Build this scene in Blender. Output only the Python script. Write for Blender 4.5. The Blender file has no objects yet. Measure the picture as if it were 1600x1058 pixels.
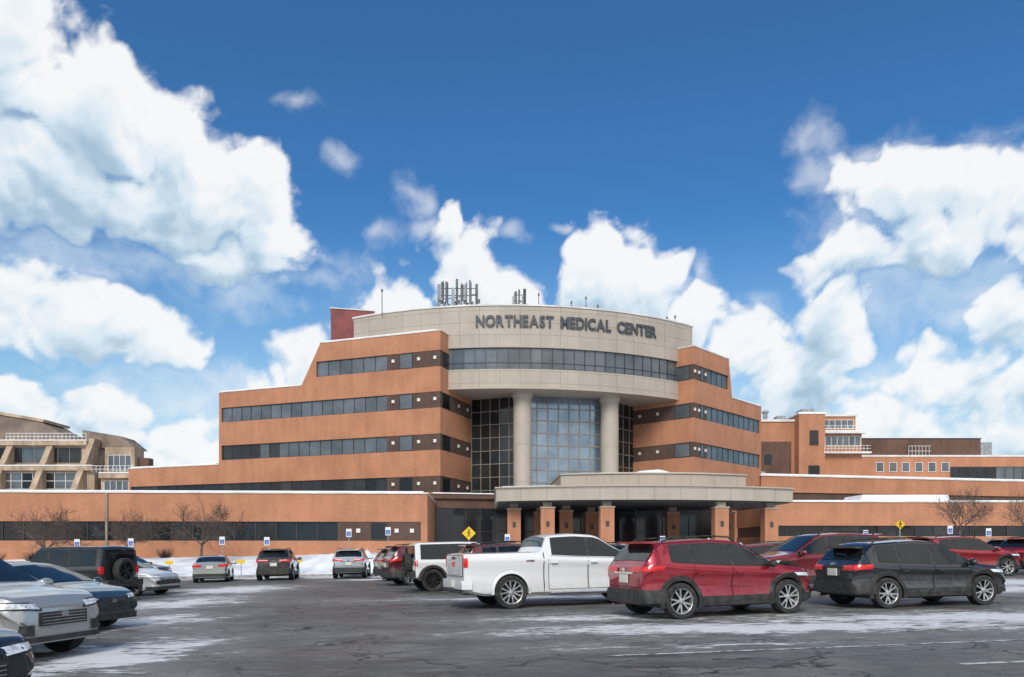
import bpy, bmesh, math, random
import numpy as np
from mathutils import Vector, Matrix
from mathutils import noise as MN
random.seed(11)
SC=bpy.context.scene; COL=SC.collection
R2=math.radians
SLOPE=0.016
# ------------------------------------------------------------------ materials
def new_mat(name):
    m=bpy.data.materials.new(name); m.use_nodes=True
    nt=m.node_tree; b=nt.nodes["Principled BSDF"]
    return m,nt,b
def c4(c): return (c[0],c[1],c[2],1)
def mixrgb(nt,fac,a,b,mode='MIX'):
    n=nt.nodes.new("ShaderNodeMix"); n.data_type='RGBA'; n.blend_type=mode
    for k,v in ((0,fac),(6,a),(7,b)):
        if hasattr(v,'is_linked'): nt.links.new(v,n.inputs[k])
        elif isinstance(v,(tuple,list)): n.inputs[k].default_value=c4(v)
        else: n.inputs[k].default_value=v
    return n.outputs[2]
def mth(nt,op,a,b=0.0,c=0.0,clamp=False):
    n=nt.nodes.new("ShaderNodeMath"); n.operation=op; n.use_clamp=clamp
    for k,v in enumerate((a,b,c)):
        if hasattr(v,'is_linked'): nt.links.new(v,n.inputs[k])
        else: n.inputs[k].default_value=v
    return n.outputs[0]
def vm(nt,op,a,b=(0,0,0)):
    n=nt.nodes.new("ShaderNodeVectorMath"); n.operation=op
    for k,v in enumerate((a,b)):
        if hasattr(v,'is_linked'): nt.links.new(v,n.inputs[k])
        else: n.inputs[k].default_value=v
    return n.outputs['Value'] if op in('LENGTH','DOT_PRODUCT','DISTANCE') else n.outputs[0]
def mrange(nt,v,a,b,c=0,d=1,smooth=True):
    n=nt.nodes.new("ShaderNodeMapRange")
    if smooth: n.interpolation_type='SMOOTHSTEP'
    nt.links.new(v,n.inputs[0])
    for k,x in zip((1,2,3,4),(a,b,c,d)): n.inputs[k].default_value=x
    return n.outputs[0]
def noise(nt,vec,scale,detail=4,rough=.55):
    n=nt.nodes.new("ShaderNodeTexNoise"); n.inputs['Scale'].default_value=scale
    n.inputs['Detail'].default_value=detail; n.inputs['Roughness'].default_value=rough
    if vec is not None: nt.links.new(vec,n.inputs['Vector'])
    return n
def coords(nt,kind='Object'):
    return nt.nodes.new("ShaderNodeTexCoord").outputs[kind]
def pm(name,base,rough=.6,metal=0,var=.12,scale=2.0,bump=0,bscale=20,coat=0,spec=.5,emit=0):
    m,nt,b=new_mat(name)
    co=coords(nt)
    n=noise(nt,co,scale,3)
    f=mrange(nt,n.outputs[0],.3,.7)
    lo=tuple(max(0,x*(1-var)) for x in base); hi=tuple(min(1,x*(1+var)) for x in base)
    nt.links.new(mixrgb(nt,f,lo,hi),b.inputs['Base Color'])
    b.inputs['Roughness'].default_value=rough; b.inputs['Metallic'].default_value=metal
    b.inputs['Coat Weight'].default_value=coat; b.inputs['Coat Roughness'].default_value=.05
    b.inputs['Specular IOR Level'].default_value=spec
    if bump:
        nb=noise(nt,co,bscale,4)
        bn=nt.nodes.new("ShaderNodeBump"); bn.inputs['Strength'].default_value=bump
        bn.inputs['Distance'].default_value=.05
        nt.links.new(nb.outputs[0],bn.inputs['Height']); nt.links.new(bn.outputs[0],b.inputs['Normal'])
    if emit:
        b.inputs['Emission Color'].default_value=c4(base); b.inputs['Emission Strength'].default_value=emit
    return m
def brickmat(name,c1,c2,mortar,bw=.25,rh=.085,ms=.012,offset=.5,rough=.85,stain=.2):
    m,nt,b=new_mat(name)
    uv=coords(nt,'UV')
    t=nt.nodes.new("ShaderNodeTexBrick"); nt.links.new(uv,t.inputs['Vector'])
    t.inputs['Scale'].default_value=1; t.inputs['Brick Width'].default_value=bw; t.inputs['Row Height'].default_value=rh
    t.inputs['Mortar Size'].default_value=ms; t.offset=offset
    t.inputs['Color1'].default_value=c4(c1); t.inputs['Color2'].default_value=c4(c2); t.inputs['Mortar'].default_value=c4(mortar)
    co=coords(nt)
    n=noise(nt,co,.35,4,.6)
    sv=nt.nodes.new("ShaderNodeMapping"); sv.inputs['Scale'].default_value=(1.3,1.3,.12); nt.links.new(co,sv.inputs[0])
    n2=noise(nt,sv.outputs[0],1.2,4,.6)
    f=mth(nt,'ADD',mth(nt,'MULTIPLY',n.outputs[0],.6),mth(nt,'MULTIPLY',n2.outputs[0],.4))
    f=mrange(nt,f,.35,.65,1-stain,1+stain*.5)
    cc=nt.nodes.new("ShaderNodeVectorMath"); cc.operation='SCALE'
    nt.links.new(t.outputs[0],cc.inputs[0]); nt.links.new(f,cc.inputs['Scale'])
    nt.links.new(cc.outputs[0],b.inputs['Base Color'])
    b.inputs['Roughness'].default_value=rough
    return m
BRICK=brickmat("brick",(.50,.20,.098),(.44,.17,.082),(.41,.235,.15),stain=.16)
BROWN=brickmat("brown_brick",(.10,.055,.042),(.08,.045,.035),(.11,.075,.06))
BEIGE=brickmat("beige_panel",(.43,.37,.305),(.40,.345,.285),(.21,.18,.15),bw=2.1,rh=1.25,ms=.02,offset=0,rough=.55,stain=.1)
BEIGE2=pm("beige_plain",(.42,.365,.305),.6,var=.06,scale=.6)
BEIGE3=pm("beige_stained",(.32,.27,.22),.7,var=.15,scale=2)
TAN=brickmat("tan_wall",(.50,.37,.26),(.44,.33,.23),(.36,.27,.2),bw=1.6,rh=.5,stain=.4)
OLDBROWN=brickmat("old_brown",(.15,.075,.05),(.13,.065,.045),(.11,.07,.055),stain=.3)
MAROON=pm("maroon_cladding",(.20,.045,.045),.6,var=.25,scale=.7)
FRAME=pm("window_frame",(.05,.05,.052),.45,metal=.3)
GOLD=pm("tan_mullion",(.28,.235,.19),.5,metal=.2)
def glassmat(name,base,rough=.05,metal=.6,var=.2,scale=.5):
    return pm(name,base,rough,metal,var=var,scale=scale,spec=.5)
GL=[glassmat("glass_grey",(.135,.15,.165),.22,.4),glassmat("glass_grey_light",(.15,.165,.18),.22,.4),glassmat("glass_grey_dark",(.115,.13,.14),.2,.4)]
GD=[glassmat("glass_dark",(.022,.025,.03),.06,.2),glassmat("glass_dark_two",(.035,.035,.035),.1,.2),glassmat("glass_dark_three",(.014,.013,.013),.05,.1)]
GM=[glassmat("glass_lobby",(.24,.31,.38),.10),glassmat("glass_lobby_two",(.20,.27,.34),.12)]
GS=[glassmat("glass_side",(.035,.04,.045),.05,.3),glassmat("glass_side_two",(.02,.022,.025),.05,.3)]
SNOWC=pm("snow_cap",(.84,.86,.88),.7,var=.06,scale=1.5,bump=.3,bscale=6)
COPING=pm("metal_coping",(.66,.64,.61),.5,var=.15,scale=.5)
WHITE=pm("white_paint",(.75,.75,.74),.5,var=.05)
LAMPW=pm("lamp_white",(.72,.69,.62),.4)
LETTER=pm("sign_letter_metal",(.06,.068,.08),.5,metal=.1,var=.2)
GALV=pm("galvanised_steel",(.30,.31,.32),.5,metal=.3,var=.2)
GALVD=pm("dark_antenna_steel",(.11,.12,.13),.5,metal=.3,var=.4,scale=1)
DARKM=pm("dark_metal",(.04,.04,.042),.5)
# ------------------------------------------------------------------ mesh builder
class MB:
    def __init__(s): s.v=[];s.f=[];s.m=[];s.uv=[]
    def face(s,pts,mat=0,uv=None):
        i=len(s.v); s.v+= [tuple(p) for p in pts]; s.f.append(tuple(range(i,i+len(pts)))); s.m.append(mat)
        s.uv.append(uv or [(0,0)]*len(pts))
    def grid(s,rows,mat=0,closed=False):
        i=len(s.v); n=len(rows[0])
        for r in rows: s.v+=[tuple(p) for p in r]
        for a in range(len(rows)-1):
            for b in range(n if closed else n-1):
                b2=(b+1)%n
                s.f.append((i+a*n+b,i+a*n+b2,i+(a+1)*n+b2,i+(a+1)*n+b)); s.m.append(mat); s.uv.append([(0,0)]*4)
    def prism(s,poly,z0,z1,mat=0,cap=None):
        cap=mat if cap is None else cap
        n=len(poly); i=len(s.v)
        s.v+=[(p[0],p[1],z0) for p in poly]+[(p[0],p[1],z1) for p in poly]
        L=0
        for k in range(n):
            k2=(k+1)%n; d=math.dist(poly[k],poly[k2])
            s.f.append((i+k,i+k2,i+n+k2,i+n+k)); s.m.append(mat)
            s.uv.append([(L,z0),(L+d,z0),(L+d,z1),(L,z1)]); L+=d
        s.f.append(tuple(i+n+k for k in range(n))); s.m.append(cap); s.uv.append([(p[0],p[1]) for p in poly])
        s.f.append(tuple(i+k for k in reversed(range(n)))); s.m.append(cap); s.uv.append([(p[0],p[1]) for p in reversed(poly)])
    def hull(s,fr,prof,n0,n1,mat=0):
        a=[(*fr(t,n0),z) for t,z in prof]; b=[(*fr(t,n1),z) for t,z in prof]
        s.face(a,mat,[p for p in prof]); s.face(b[::-1],mat,[p for p in prof[::-1]])
        m=len(prof)
        for k in range(m):
            k2=(k+1)%m; s.face([a[k],b[k],b[k2],a[k2]],mat,[(0,prof[k][1]),(n1-n0,prof[k][1]),(n1-n0,prof[k2][1]),(0,prof[k2][1])])
    def box(s,c,d,mat=0,rz=0,M=None):
        x,y,z=[q/2 for q in d]
        pts=[Vector((a*x,b*y,e*z)) for e in(-1,1) for a,b in((-1,-1),(1,-1),(1,1),(-1,1))]
        if rz: rot=Matrix.Rotation(rz,3,'Z'); pts=[rot@p for p in pts]
        if M is not None: pts=[M@p for p in pts]
        pts=[p+Vector(c) for p in pts]
        for q,w,h in(((0,1,5,4),d[0],d[2]),((1,2,6,5),d[1],d[2]),((2,3,7,6),d[0],d[2]),((3,0,4,7),d[1],d[2]),((4,5,6,7),d[0],d[1]),((3,2,1,0),d[0],d[1])):
            s.face([pts[k] for k in q],mat,[(0,0),(w,0),(w,h),(0,h)])
    def tube(s,a,b,r0,r1=None,mat=0,n=8,cap=True):
        r1=r0 if r1 is None else r1
        a=Vector(a);b=Vector(b);d=(b-a).normalized()
        u=d.orthogonal().normalized(); w=d.cross(u)
        ra=[a+(u*math.cos(2*math.pi*k/n)+w*math.sin(2*math.pi*k/n))*r0 for k in range(n)]
        rb=[b+(u*math.cos(2*math.pi*k/n)+w*math.sin(2*math.pi*k/n))*r1 for k in range(n)]
        s.grid([ra,rb],mat,True)
        if cap: s.face(ra[::-1],mat); s.face(rb,mat)
    def lathe(s,prof,axis='Y',n=24,mat=0,c=(0,0,0)):
        rows=[]
        for r,h in prof:
            row=[]
            for k in range(n):
                a=2*math.pi*k/n
                p=(r*math.cos(a),h,r*math.sin(a)) if axis=='Y' else (r*math.cos(a),r*math.sin(a),h)
                row.append((p[0]+c[0],p[1]+c[1],p[2]+c[2]))
            rows.append(row)
        s.grid(rows,mat,True)
    def obj(s,name,mats,parent=None,smooth=None,recenter=True,weld=False,recalc=True,bevel=0):
        me=bpy.data.meshes.new(name)
        vs=s.v; off=Vector((0,0,0))
        if recenter and vs:
            mn=[min(v[k] for v in vs) for k in range(3)]; mx=[max(v[k] for v in vs) for k in range(3)]
            off=Vector(((mn[0]+mx[0])/2,(mn[1]+mx[1])/2,mn[2]))
            vs=[tuple(Vector(v)-off) for v in vs]
        me.from_pydata(vs,[],s.f); me.update()
        ul=me.uv_layers.new(name="UVMap"); k=0
        for u in s.uv:
            for p in u: ul.data[k].uv=p; k+=1
        for p,mi in zip(me.polygons,s.m): p.material_index=mi
        for m in (mats if isinstance(mats,(list,tuple)) else [mats]): me.materials.append(m)
        bm=bmesh.new(); bm.from_mesh(me)
        if weld: bmesh.ops.remove_doubles(bm,verts=bm.verts,dist=.0008)
        if recalc: bmesh.ops.recalc_face_normals(bm,faces=bm.faces)
        bm.to_mesh(me); bm.free()
        if smooth is not None:
            me.shade_smooth(); me.set_sharp_from_angle(angle=R2(smooth))
        o=bpy.data.objects.new(name,me); COL.objects.link(o)
        if parent is not None:
            o.parent=parent
            o.location=off-(Vector(parent['base']) if 'base' in parent.keys() else Vector((0,0,0)))
            if 'base' in parent.keys(): o['base']=list(Vector(parent['base'])+o.location)
        else: o.location=off
        if bevel:
            b=o.modifiers.new("bevel",'BEVEL'); b.width=bevel; b.segments=2; b.limit_method='ANGLE'
        return o
def thing(name,base,label,cat,group=None,absolute=True):
    e=bpy.data.objects.new(name,None); COL.objects.link(e); e.location=base; e.empty_display_size=.5
    if absolute: e['base']=list(base)
    e['label']=label; e['category']=cat
    if group: e['group']=group
    return e
def tag(o,label,cat,group=None):
    o['label']=label;o['category']=cat
    if group:o['group']=group
# ------------------------------------------------------------------ world
def build_world():
    w=bpy.data.worlds.new("World"); SC.world=w; w.use_nodes=True; nt=w.node_tree
    bg=nt.nodes["Background"]; bg.inputs[1].default_value=.12
    d=coords(nt,'Generated'); s=nt.nodes.new("ShaderNodeSeparateXYZ"); nt.links.new(d,s.inputs[0])
    el=mth(nt,'MULTIPLY',mth(nt,'ARCSINE',s.outputs[2]),57.2958)
    n3=noise(nt,d,2.6,5,.55)
    back=mrange(nt,s.outputs[1],.12,-.1)
    gen=mth(nt,'MULTIPLY',mrange(nt,n3.outputs[0],.40,.55),back)
    sky=nt.nodes.new("ShaderNodeTexSky"); sky.sky_type='NISHITA'; sky.sun_disc=False
    sky.sun_elevation=R2(42); sky.sun_rotation=R2(192); sky.air_density=1.0; sky.dust_density=.4; sky.ozone_density=2.5
    skyc=mixrgb(nt,1.0,sky.outputs[0],(.375,.79,1.09),'MULTIPLY')
    haze=mrange(nt,el,24,0,0,.9)
    skyc=mixrgb(nt,haze,skyc,(3.9,6.0,7.1))
    fin=mixrgb(nt,mth(nt,'MULTIPLY',gen,.9),skyc,(8.6,8.5,8.4))
    nt.links.new(fin,bg.inputs[0])
build_world()
def perlin(x,y,seed):
    rng=np.random.RandomState(seed); ang=rng.rand(256)*2*np.pi; pr=rng.permutation(256)
    xi=np.floor(x).astype(int); yi=np.floor(y).astype(int); fx=x-xi; fy=y-yi
    def g(i,j,dx,dy):
        a=ang[pr[(pr[(xi+i)&255]+yi+j)&255]]; return np.cos(a)*dx+np.sin(a)*dy
    u=fx*fx*fx*(fx*(fx*6-15)+10); v=fy*fy*fy*(fy*(fy*6-15)+10)
    a=g(0,0,fx,fy);b=g(1,0,fx-1,fy);c=g(0,1,fx,fy-1);d=g(1,1,fx-1,fy-1)
    return (a+(b-a)*u)+((c+(d-c)*u)-(a+(b-a)*u))*v
def fbm(x,y,o,seed,gain=.5,bill=False):
    r=0;amp=1;t=0
    for i in range(o):
        p=perlin(x*2**i+i*7.3,y*2**i+i*3.1,seed+i)
        r=r+amp*((3.4*np.abs(p)-.8) if bill else p*1.4); t+=amp; amp*=gain
    return r/t
def sky_dome():
    st=.2; az=np.arange(-78,78.01,st); el=np.arange(-4,47.01,st); A,E=np.meshgrid(az,el)
    wx=fbm(A/5,E/5,3,3)*2.0; wy=fbm(A/5+9,E/5+4,3,13)*1.6
    X=A+wx; Y=E+wy
    main=[(-35,29.5,6.5,5,1),(-28.5,26.6,5.5,3.6,1),(-23.5,25.4,4.2,3.6,1),(-19.6,23.3,4,4.0,1.05),(-17,20.9,2.8,2.8,1.05),(-24,22,8,3.2,1.1),(-33,22.5,8,3.6,1.1),(-20.5,19.2,5,1.6,.9),
     (-34,15.3,5.5,2.8,1),(-28.5,14.6,5,2.6,1),(-25,13.4,3.4,2.0,.9),
     (-34,8.6,6,2.4,.8),(-28,8.2,5,2.8,.8),(-23.5,6.6,4,3.2,.85),(-19,6.5,4,3.4,.9),(-16.6,9.2,3,3.2,1),(-14.4,12.2,2.6,3.4,1),(-12.5,12,3,4,.9),
     (-8.6,16.8,3.0,3.4,1.1),(-3.2,18.8,3.0,4.4,1.15),(-4.6,22.4,1.4,1.6,1),(-.4,17,3,3.4,1),(5.9,19.4,3.4,4.1,1.2),(9.6,18.4,3.0,3.8,1.1),(12.6,16.0,3.2,3.2,1.1),(3,14,12,4,1.1),
     (17,14,3.8,2.8,1),(20.5,11,5,3.6,1),(23.0,16,3.0,3.6,.85),(25.5,23.2,3.6,2.2,.75),(30.5,22.2,4.6,2.4,.85),(36,20.5,5,3.4,.85),(28.5,19.6,4.4,2.0,.8),(24.4,19.6,2.6,2.4,.75),
     (33,14.6,3,2.4,.85),(36,12,4,4.2,.85),(29,10.6,5,2.6,.8),(26,8,6,3.4,.85),(33,6.6,6,3,.8),(18,6,8,3,.9),
     (-50,12,9,4,1),(-60,20,10,5,1),(-48,26,6,4,.9),(50,14,9,5,1),(62,20,10,6,1),(46,22,6,3,.8),(0,3,45,3.4,.75)]
    wisp=[(-19,17.4,4.6,2.4,1),(-22.5,18.6,3,1.4,.8),(-7.3,24.4,2.0,2.0,1),(-9.3,21.8,2.6,1.2,.8),(-6.6,22.4,1.6,1.4,.9),(-12,26.7,1.4,1.0,.8),(-15.6,29.3,2.6,1.0,.8),(-.3,22.4,2.2,.8,.8),(3.3,22.9,1.2,.7,1),(13.6,19.2,1.3,1.2,.8),
      (21.5,26.8,2.4,2.0,1),(22,24.6,2.6,2.6,1),(25,24.5,5,1.8,1),(24,21.5,4,4,1.1),(31,22,7,3.4,1.1),(-24,10.6,12,2.8,1.1),(-30,18.2,10,2.2,1.1),(29,16.5,9,4.0,1.1),(-20,5,18,7,1.2),(26,6,18,9,1.2),(17.5,17,3,1.6,.6),(-10,14.5,4,3,.9),(-14,19,6,2.4,.5),(13,12,8,5,1)]
    def field(L,clip=1.0):
        r=np.full_like(A,-2.0)
        for a,e,ra,re,s in L: r=np.maximum(r,s*(1.12-np.sqrt(((X-a)/ra)**2+((Y-e)/re)**2)))
        return np.minimum(r,clip)
    b1=fbm(X/5.0,Y/4.2,6,31,.50,True); b2=fbm(A/9,E/6,3,51)
    D=field(main,.75)+.62*b1+.16*b2+.05
    W=field(wisp,.8)+.6*fbm(X/3,Y/1.9,5,71,.55)-.08
    def sh(F,dx,dy):
        ix=int(round(dx/st)); iy=int(round(dy/st)); G=np.roll(F,(-iy,-ix),(0,1))
        if iy>0: G[-iy:,:]=F[-1:,:]*0
        return G
    acc=0
    for k in range(1,11): acc=acc+np.clip(sh(D,.2*k,.62*k),0,.7)/.7
    acc/=10
    rel=D-sh(D,.2,.6); rel2=D-sh(D,.6,2.0)
    lit=np.clip(1.05-.92*acc**1.25+.75*rel+.30*rel2,0,1)
    n1,n2=A.shape; a=np.radians(A); e=np.radians(E); Rr=2600
    V=np.stack([Rr*np.sin(a)*np.cos(e),Rr*np.cos(a)*np.cos(e),Rr*np.sin(e)],-1).reshape(-1,3)
    idx=np.arange(n1*n2).reshape(n1,n2)
    F=np.stack([idx[:-1,:-1],idx[:-1,1:],idx[1:,1:],idx[1:,:-1]],-1).reshape(-1,4)
    me=bpy.data.meshes.new("sky"); me.vertices.add(len(V)); me.vertices.foreach_set("co",V.ravel().astype(np.float32))
    me.loops.add(F.size); me.loops.foreach_set("vertex_index",F.ravel().astype(np.int32))
    me.polygons.add(len(F)); me.polygons.foreach_set("loop_start",(np.arange(len(F))*4).astype(np.int32)); me.polygons.foreach_set("loop_total",np.full(len(F),4,np.int32))
    me.update(calc_edges=True)
    fade=np.clip((78-np.abs(A))/12,0,1)*np.clip((47-E)/6,0,1)
    for nm,arr in(("dens",D-(1-fade)*1.5),("wisp",W-(1-fade)*1.5),("lit",lit)):
        at=me.attributes.new(nm,'FLOAT','POINT'); at.data.foreach_set("value",arr.ravel().astype(np.float32))
    m=bpy.data.materials.new("cloud"); m.use_nodes=True; nt=m.node_tree; nt.nodes.clear()
    def at(n): q=nt.nodes.new("ShaderNodeAttribute"); q.attribute_name=n; return q.outputs['Fac']
    co=coords(nt); fn=noise(nt,co,.022,6,.62); f=mth(nt,'SUBTRACT',fn.outputs[0],.5)
    d=mth(nt,'MULTIPLY_ADD',f,.34,at("dens")); w=mth(nt,'MULTIPLY_ADD',f,.6,at("wisp"))
    a1=mrange(nt,d,-.06,.36); a2=mrange(nt,w,.0,1.1,0,.58)
    al=mth(nt,'MAXIMUM',a1,a2)
    l=mth(nt,'MULTIPLY_ADD',f,.16,at("lit"),True)
    l=mth(nt,'MAXIMUM',l,mth(nt,'MULTIPLY',mth(nt,'SUBTRACT',1,a1),.55))
    col=mixrgb(nt,mrange(nt,l,.0,.5,smooth=False),(.40,.55,.69),(.66,.79,.89))
    col=mixrgb(nt,mrange(nt,l,.42,1.0,smooth=False),col,(.95,.96,.97))
    em=nt.nodes.new("ShaderNodeEmission"); nt.links.new(col,em.inputs[0])
    tr=nt.nodes.new("ShaderNodeBsdfTransparent"); mx=nt.nodes.new("ShaderNodeMixShader"); out=nt.nodes.new("ShaderNodeOutputMaterial")
    nt.links.new(mth(nt,'MULTIPLY',al,.96),mx.inputs[0]); nt.links.new(tr.outputs[0],mx.inputs[1]); nt.links.new(em.outputs[0],mx.inputs[2]); nt.links.new(mx.outputs[0],out.inputs[0])
    try: m.cycles.emission_sampling='NONE'
    except: pass
    me.materials.append(m); me.shade_smooth()
    o=bpy.data.objects.new("sky",me); COL.objects.link(o); o['kind']='structure'
sky_dome()
sun=bpy.data.lights.new("sun",'SUN'); sun.energy=2.6; sun.angle=R2(26); sun.color=(1,.95,.87)
so=bpy.data.objects.new("sun",sun); COL.objects.link(so)
sd=Vector((-.10,-.78,.62)).normalized()
so.rotation_euler=sd.to_track_quat('Z','Y').to_euler(); so.location=(0,-10,50)
# ------------------------------------------------------------------ camera
cam=bpy.data.cameras.new("camera"); co=bpy.data.objects.new("camera",cam); COL.objects.link(co)
cam.lens=27; cam.sensor_width=36; cam.shift_y=.2056; cam.clip_end=6000; cam.clip_start=.1
co.location=(0,0,1.5); co.rotation_euler=(R2(90),0,0); SC.camera=co
SC.view_settings.view_transform='Standard'
try: SC.view_settings.look='None'
except: pass
# ------------------------------------------------------------------ ground
def gz(x): return SLOPE*max(-40,min(40,x))
def sheet(name,xs,ys,zoff,mat,hf=None):
    mb=MB(); mb.grid([[(x,y,gz(x)+zoff+(hf(x,y) if hf else 0)) for x in xs] for y in ys])
    o=mb.obj(name,mat,recenter=False,smooth=60 if hf else None)
    if o.data.polygons[0].normal.z<0: o.data.flip_normals()
    o['kind']='structure'; return o
SNOWG=pm("snow_ground",(.72,.75,.79),.8,var=.18,scale=.8,bump=.6,bscale=3)
def asphalt():
    m,nt,b=new_mat("wet_asphalt"); co=coords(nt)
    a=noise(nt,co,.45,5,.62); f=noise(nt,co,42,3,.75); st=nt.nodes.new("ShaderNodeMapping")
    st.inputs['Scale'].default_value=(.35,.9,1); st.inputs['Rotation'].default_value=(0,0,R2(-12)); nt.links.new(co,st.inputs[0])
    s2=noise(nt,st.outputs[0],1.1,9,.76)
    wet=mrange(nt,s2.outputs[0],.45,.55)
    dry=mixrgb(nt,mrange(nt,a.outputs[0],.35,.65),(.110,.106,.10),(.175,.170,.162))
    c=mixrgb(nt,mth(nt,'MULTIPLY',wet,.82),dry,(.052,.051,.049))
    c=mixrgb(nt,mrange(nt,f.outputs[0],.5,.75,0,.5),c,(.27,.265,.255))
    wv=noise(nt,co,1.6,5)
    wvv=vm(nt,'ADD',co,vm(nt,'MULTIPLY',vm(nt,'SUBTRACT',wv.outputs['Color'],(.5,.5,.5)),(1.3,1.3,0)))
    cr=None
    for sc_,wd in((.5,.022),(1.6,.035)):
        vo=nt.nodes.new("ShaderNodeTexVoronoi"); vo.feature='DISTANCE_TO_EDGE'; vo.inputs['Scale'].default_value=sc_
        nt.links.new(wvv,vo.inputs['Vector'])
        q=mrange(nt,vo.outputs['Distance'],.0,wd,1,0)
        q=mth(nt,'MULTIPLY',q,mrange(nt,a.outputs[0],.40,.50) if sc_<1 else mrange(nt,a.outputs[0],.50,.60,0,.9))
        cr=q if cr is None else mth(nt,'MAXIMUM',cr,q)
    crack=cr
    c=mixrgb(nt,mth(nt,'MULTIPLY',crack,.9),c,(.016,.015,.014))
    pt=[(4.8,13.9,6.0,1.1,1.25),(9.5,15.4,6.5,1.5,1.1),(-6.0,11.6,1.3,2.5,1.25),(-8.2,17.4,1.4,2.6,1.15),(-10.2,24,1.8,4,1.1),(12.5,13.0,5,1.0,.7),(-4.3,8.0,.7,1.4,.9),(1.5,16.4,3,.9,.9),(-11.5,32,2.4,4,1.3),(-7,40.5,2.6,1.2,1.4),(-10,46,14,2.5,1.4),(16,24,8,2,1.2),(19,28,6,3,1.2),(.5,23.6,6,1,.8),(3,11.6,3,.35,.5)]
    cur=None
    jn=noise(nt,co,.7,3); jp=vm(nt,'ADD',co,vm(nt,'MULTIPLY',vm(nt,'SUBTRACT',jn.outputs['Color'],(.5,.5,.5)),(4,2.2,0)))
    for x,y,rx,ry,s in pt:
        d=vm(nt,'LENGTH',vm(nt,'MULTIPLY',vm(nt,'SUBTRACT',jp,(x,y,0)),(1/rx,1/ry,0)))
        v=mth(nt,'MULTIPLY_ADD',d,-s,s*1.1)
        cur=v if cur is None else mth(nt,'MAXIMUM',cur,v)
    cur=mth(nt,'MAXIMUM',cur,-.9)
    sm_=nt.nodes.new("ShaderNodeMapping"); sm_.inputs['Scale'].default_value=(.6,1.7,1); sm_.inputs['Rotation'].default_value=(0,0,R2(-8)); nt.links.new(co,sm_.inputs[0])
    sn=noise(nt,sm_.outputs[0],3.4,10,.8)
    sv=mth(nt,'ADD',cur,mth(nt,'MULTIPLY_ADD',sn.outputs[0],5.0,-2.72))
    snow=mrange(nt,sv,.0,.4)
    salt=mrange(nt,sv,-1.4,.2,0,.36)
    c=mixrgb(nt,salt,c,(.35,.345,.335))
    c=mixrgb(nt,mth(nt,'MULTIPLY',snow,.93),c,(.72,.73,.74))
    nt.links.new(c,b.inputs['Base Color'])
    r=mth(nt,'MAXIMUM',mrange(nt,wet,0,1,.8,.36),mth(nt,'MULTIPLY',snow,.8))
    nt.links.new(r,b.inputs['Roughness']); b.inputs['Specular IOR Level'].default_value=.3
    bn=nt.nodes.new("ShaderNodeBump"); bn.inputs['Strength'].default_value=.7; bn.inputs['Distance'].default_value=.02
    hh=mth(nt,'ADD',mth(nt,'MULTIPLY',f.outputs[0],.7),mth(nt,'SUBTRACT',mth(nt,'MULTIPLY',snow,1.5),crack))
    nt.links.new(hh,bn.inputs['Height']); nt.links.new(bn.outputs[0],b.inputs['Normal'])
    return m
ASPH=asphalt()
sheet("ground",[-900,-40,40,900],[-600,1500],-.03,SNOWG)
sheet("parking_lot_road",[-70,-40,40,70],[-40,48.5],0,ASPH)
def lawn(x,y):
    t=max(0,min(1,(y-49)/9)); t=t*t*(3-2*t)
    h=1.25*t+.10*MN.noise(Vector((x*.5,y*.5,0)))
    e=max(0,min(1,(y-47.6)/1.5))
    for cx,cy,rx,ry,hh in ((-12,51,2.4,1.8,1.0),(-8.3,50.5,2.0,1.7,1.2),(-15.3,51,1.5,1.3,.75),(-5,51,2,1.6,.7),(14.9,52,2.0,2,1.15),(12.6,52,1.6,2,.85),(-24,50,4,1.4,.35),(26,51,3,2,.8),(-33,50,5,1.6,.4),(-19,51,2,1.2,.5)):
        d=((x-cx)/rx)**2+((y-cy)/ry)**2
        h+=hh*math.exp(-d)*(1+.55*MN.noise(Vector((x*1.1,y*1.1,3)))+.4*MN.noise(Vector((x*3.1,y*3.1,3))))
    return h*e+.02
xs=[-72+i*.4 for i in range(361)]; ys=[47.4+i*.33 for i in range(82)]
sheet("snowy_lawn_ground",xs,ys,0,SNOWG,lawn)
CURB=pm("concrete_kerb",(.33,.32,.30),.8,var=.3,scale=3)
mb=MB()
for a,b in((-70,-40),(-40,40),(40,70)):
    pa=[(a,47.3,gz(a)-.05),(b,47.3,gz(b)-.05),(b,47.3,gz(b)+.14),(a,47.3,gz(a)+.14)]
    pb=[(x,47.5,z) for x,y,z in pa]
    mb.face(pa);mb.face(pb[::-1]);mb.face([pa[3],pa[2],pb[2],pb[3]])
o=mb.obj("kerb",CURB,recenter=False); o['kind']='structure'
def linemat():
    m,nt,b=new_mat("worn_road_paint"); co=coords(nt)
    n=noise(nt,co,5,7,.72); f=mrange(nt,n.outputs[0],.42,.56)
    nt.links.new(mixrgb(nt,f,(.13,.125,.12),(.56,.56,.55)),b.inputs['Base Color']); b.inputs['Roughness'].default_value=.6
    return m
LINE=linemat(); mb=MB()
def line(p,q,w=.11):
    p=Vector(p);q=Vector(q);d=(q-p).normalized();n=Vector((-d.y,d.x))*w/2
    mb.face([(a.x,a.y,gz(a.x)+.006) for a in(p-n,q-n,q+n,p+n)])
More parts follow.
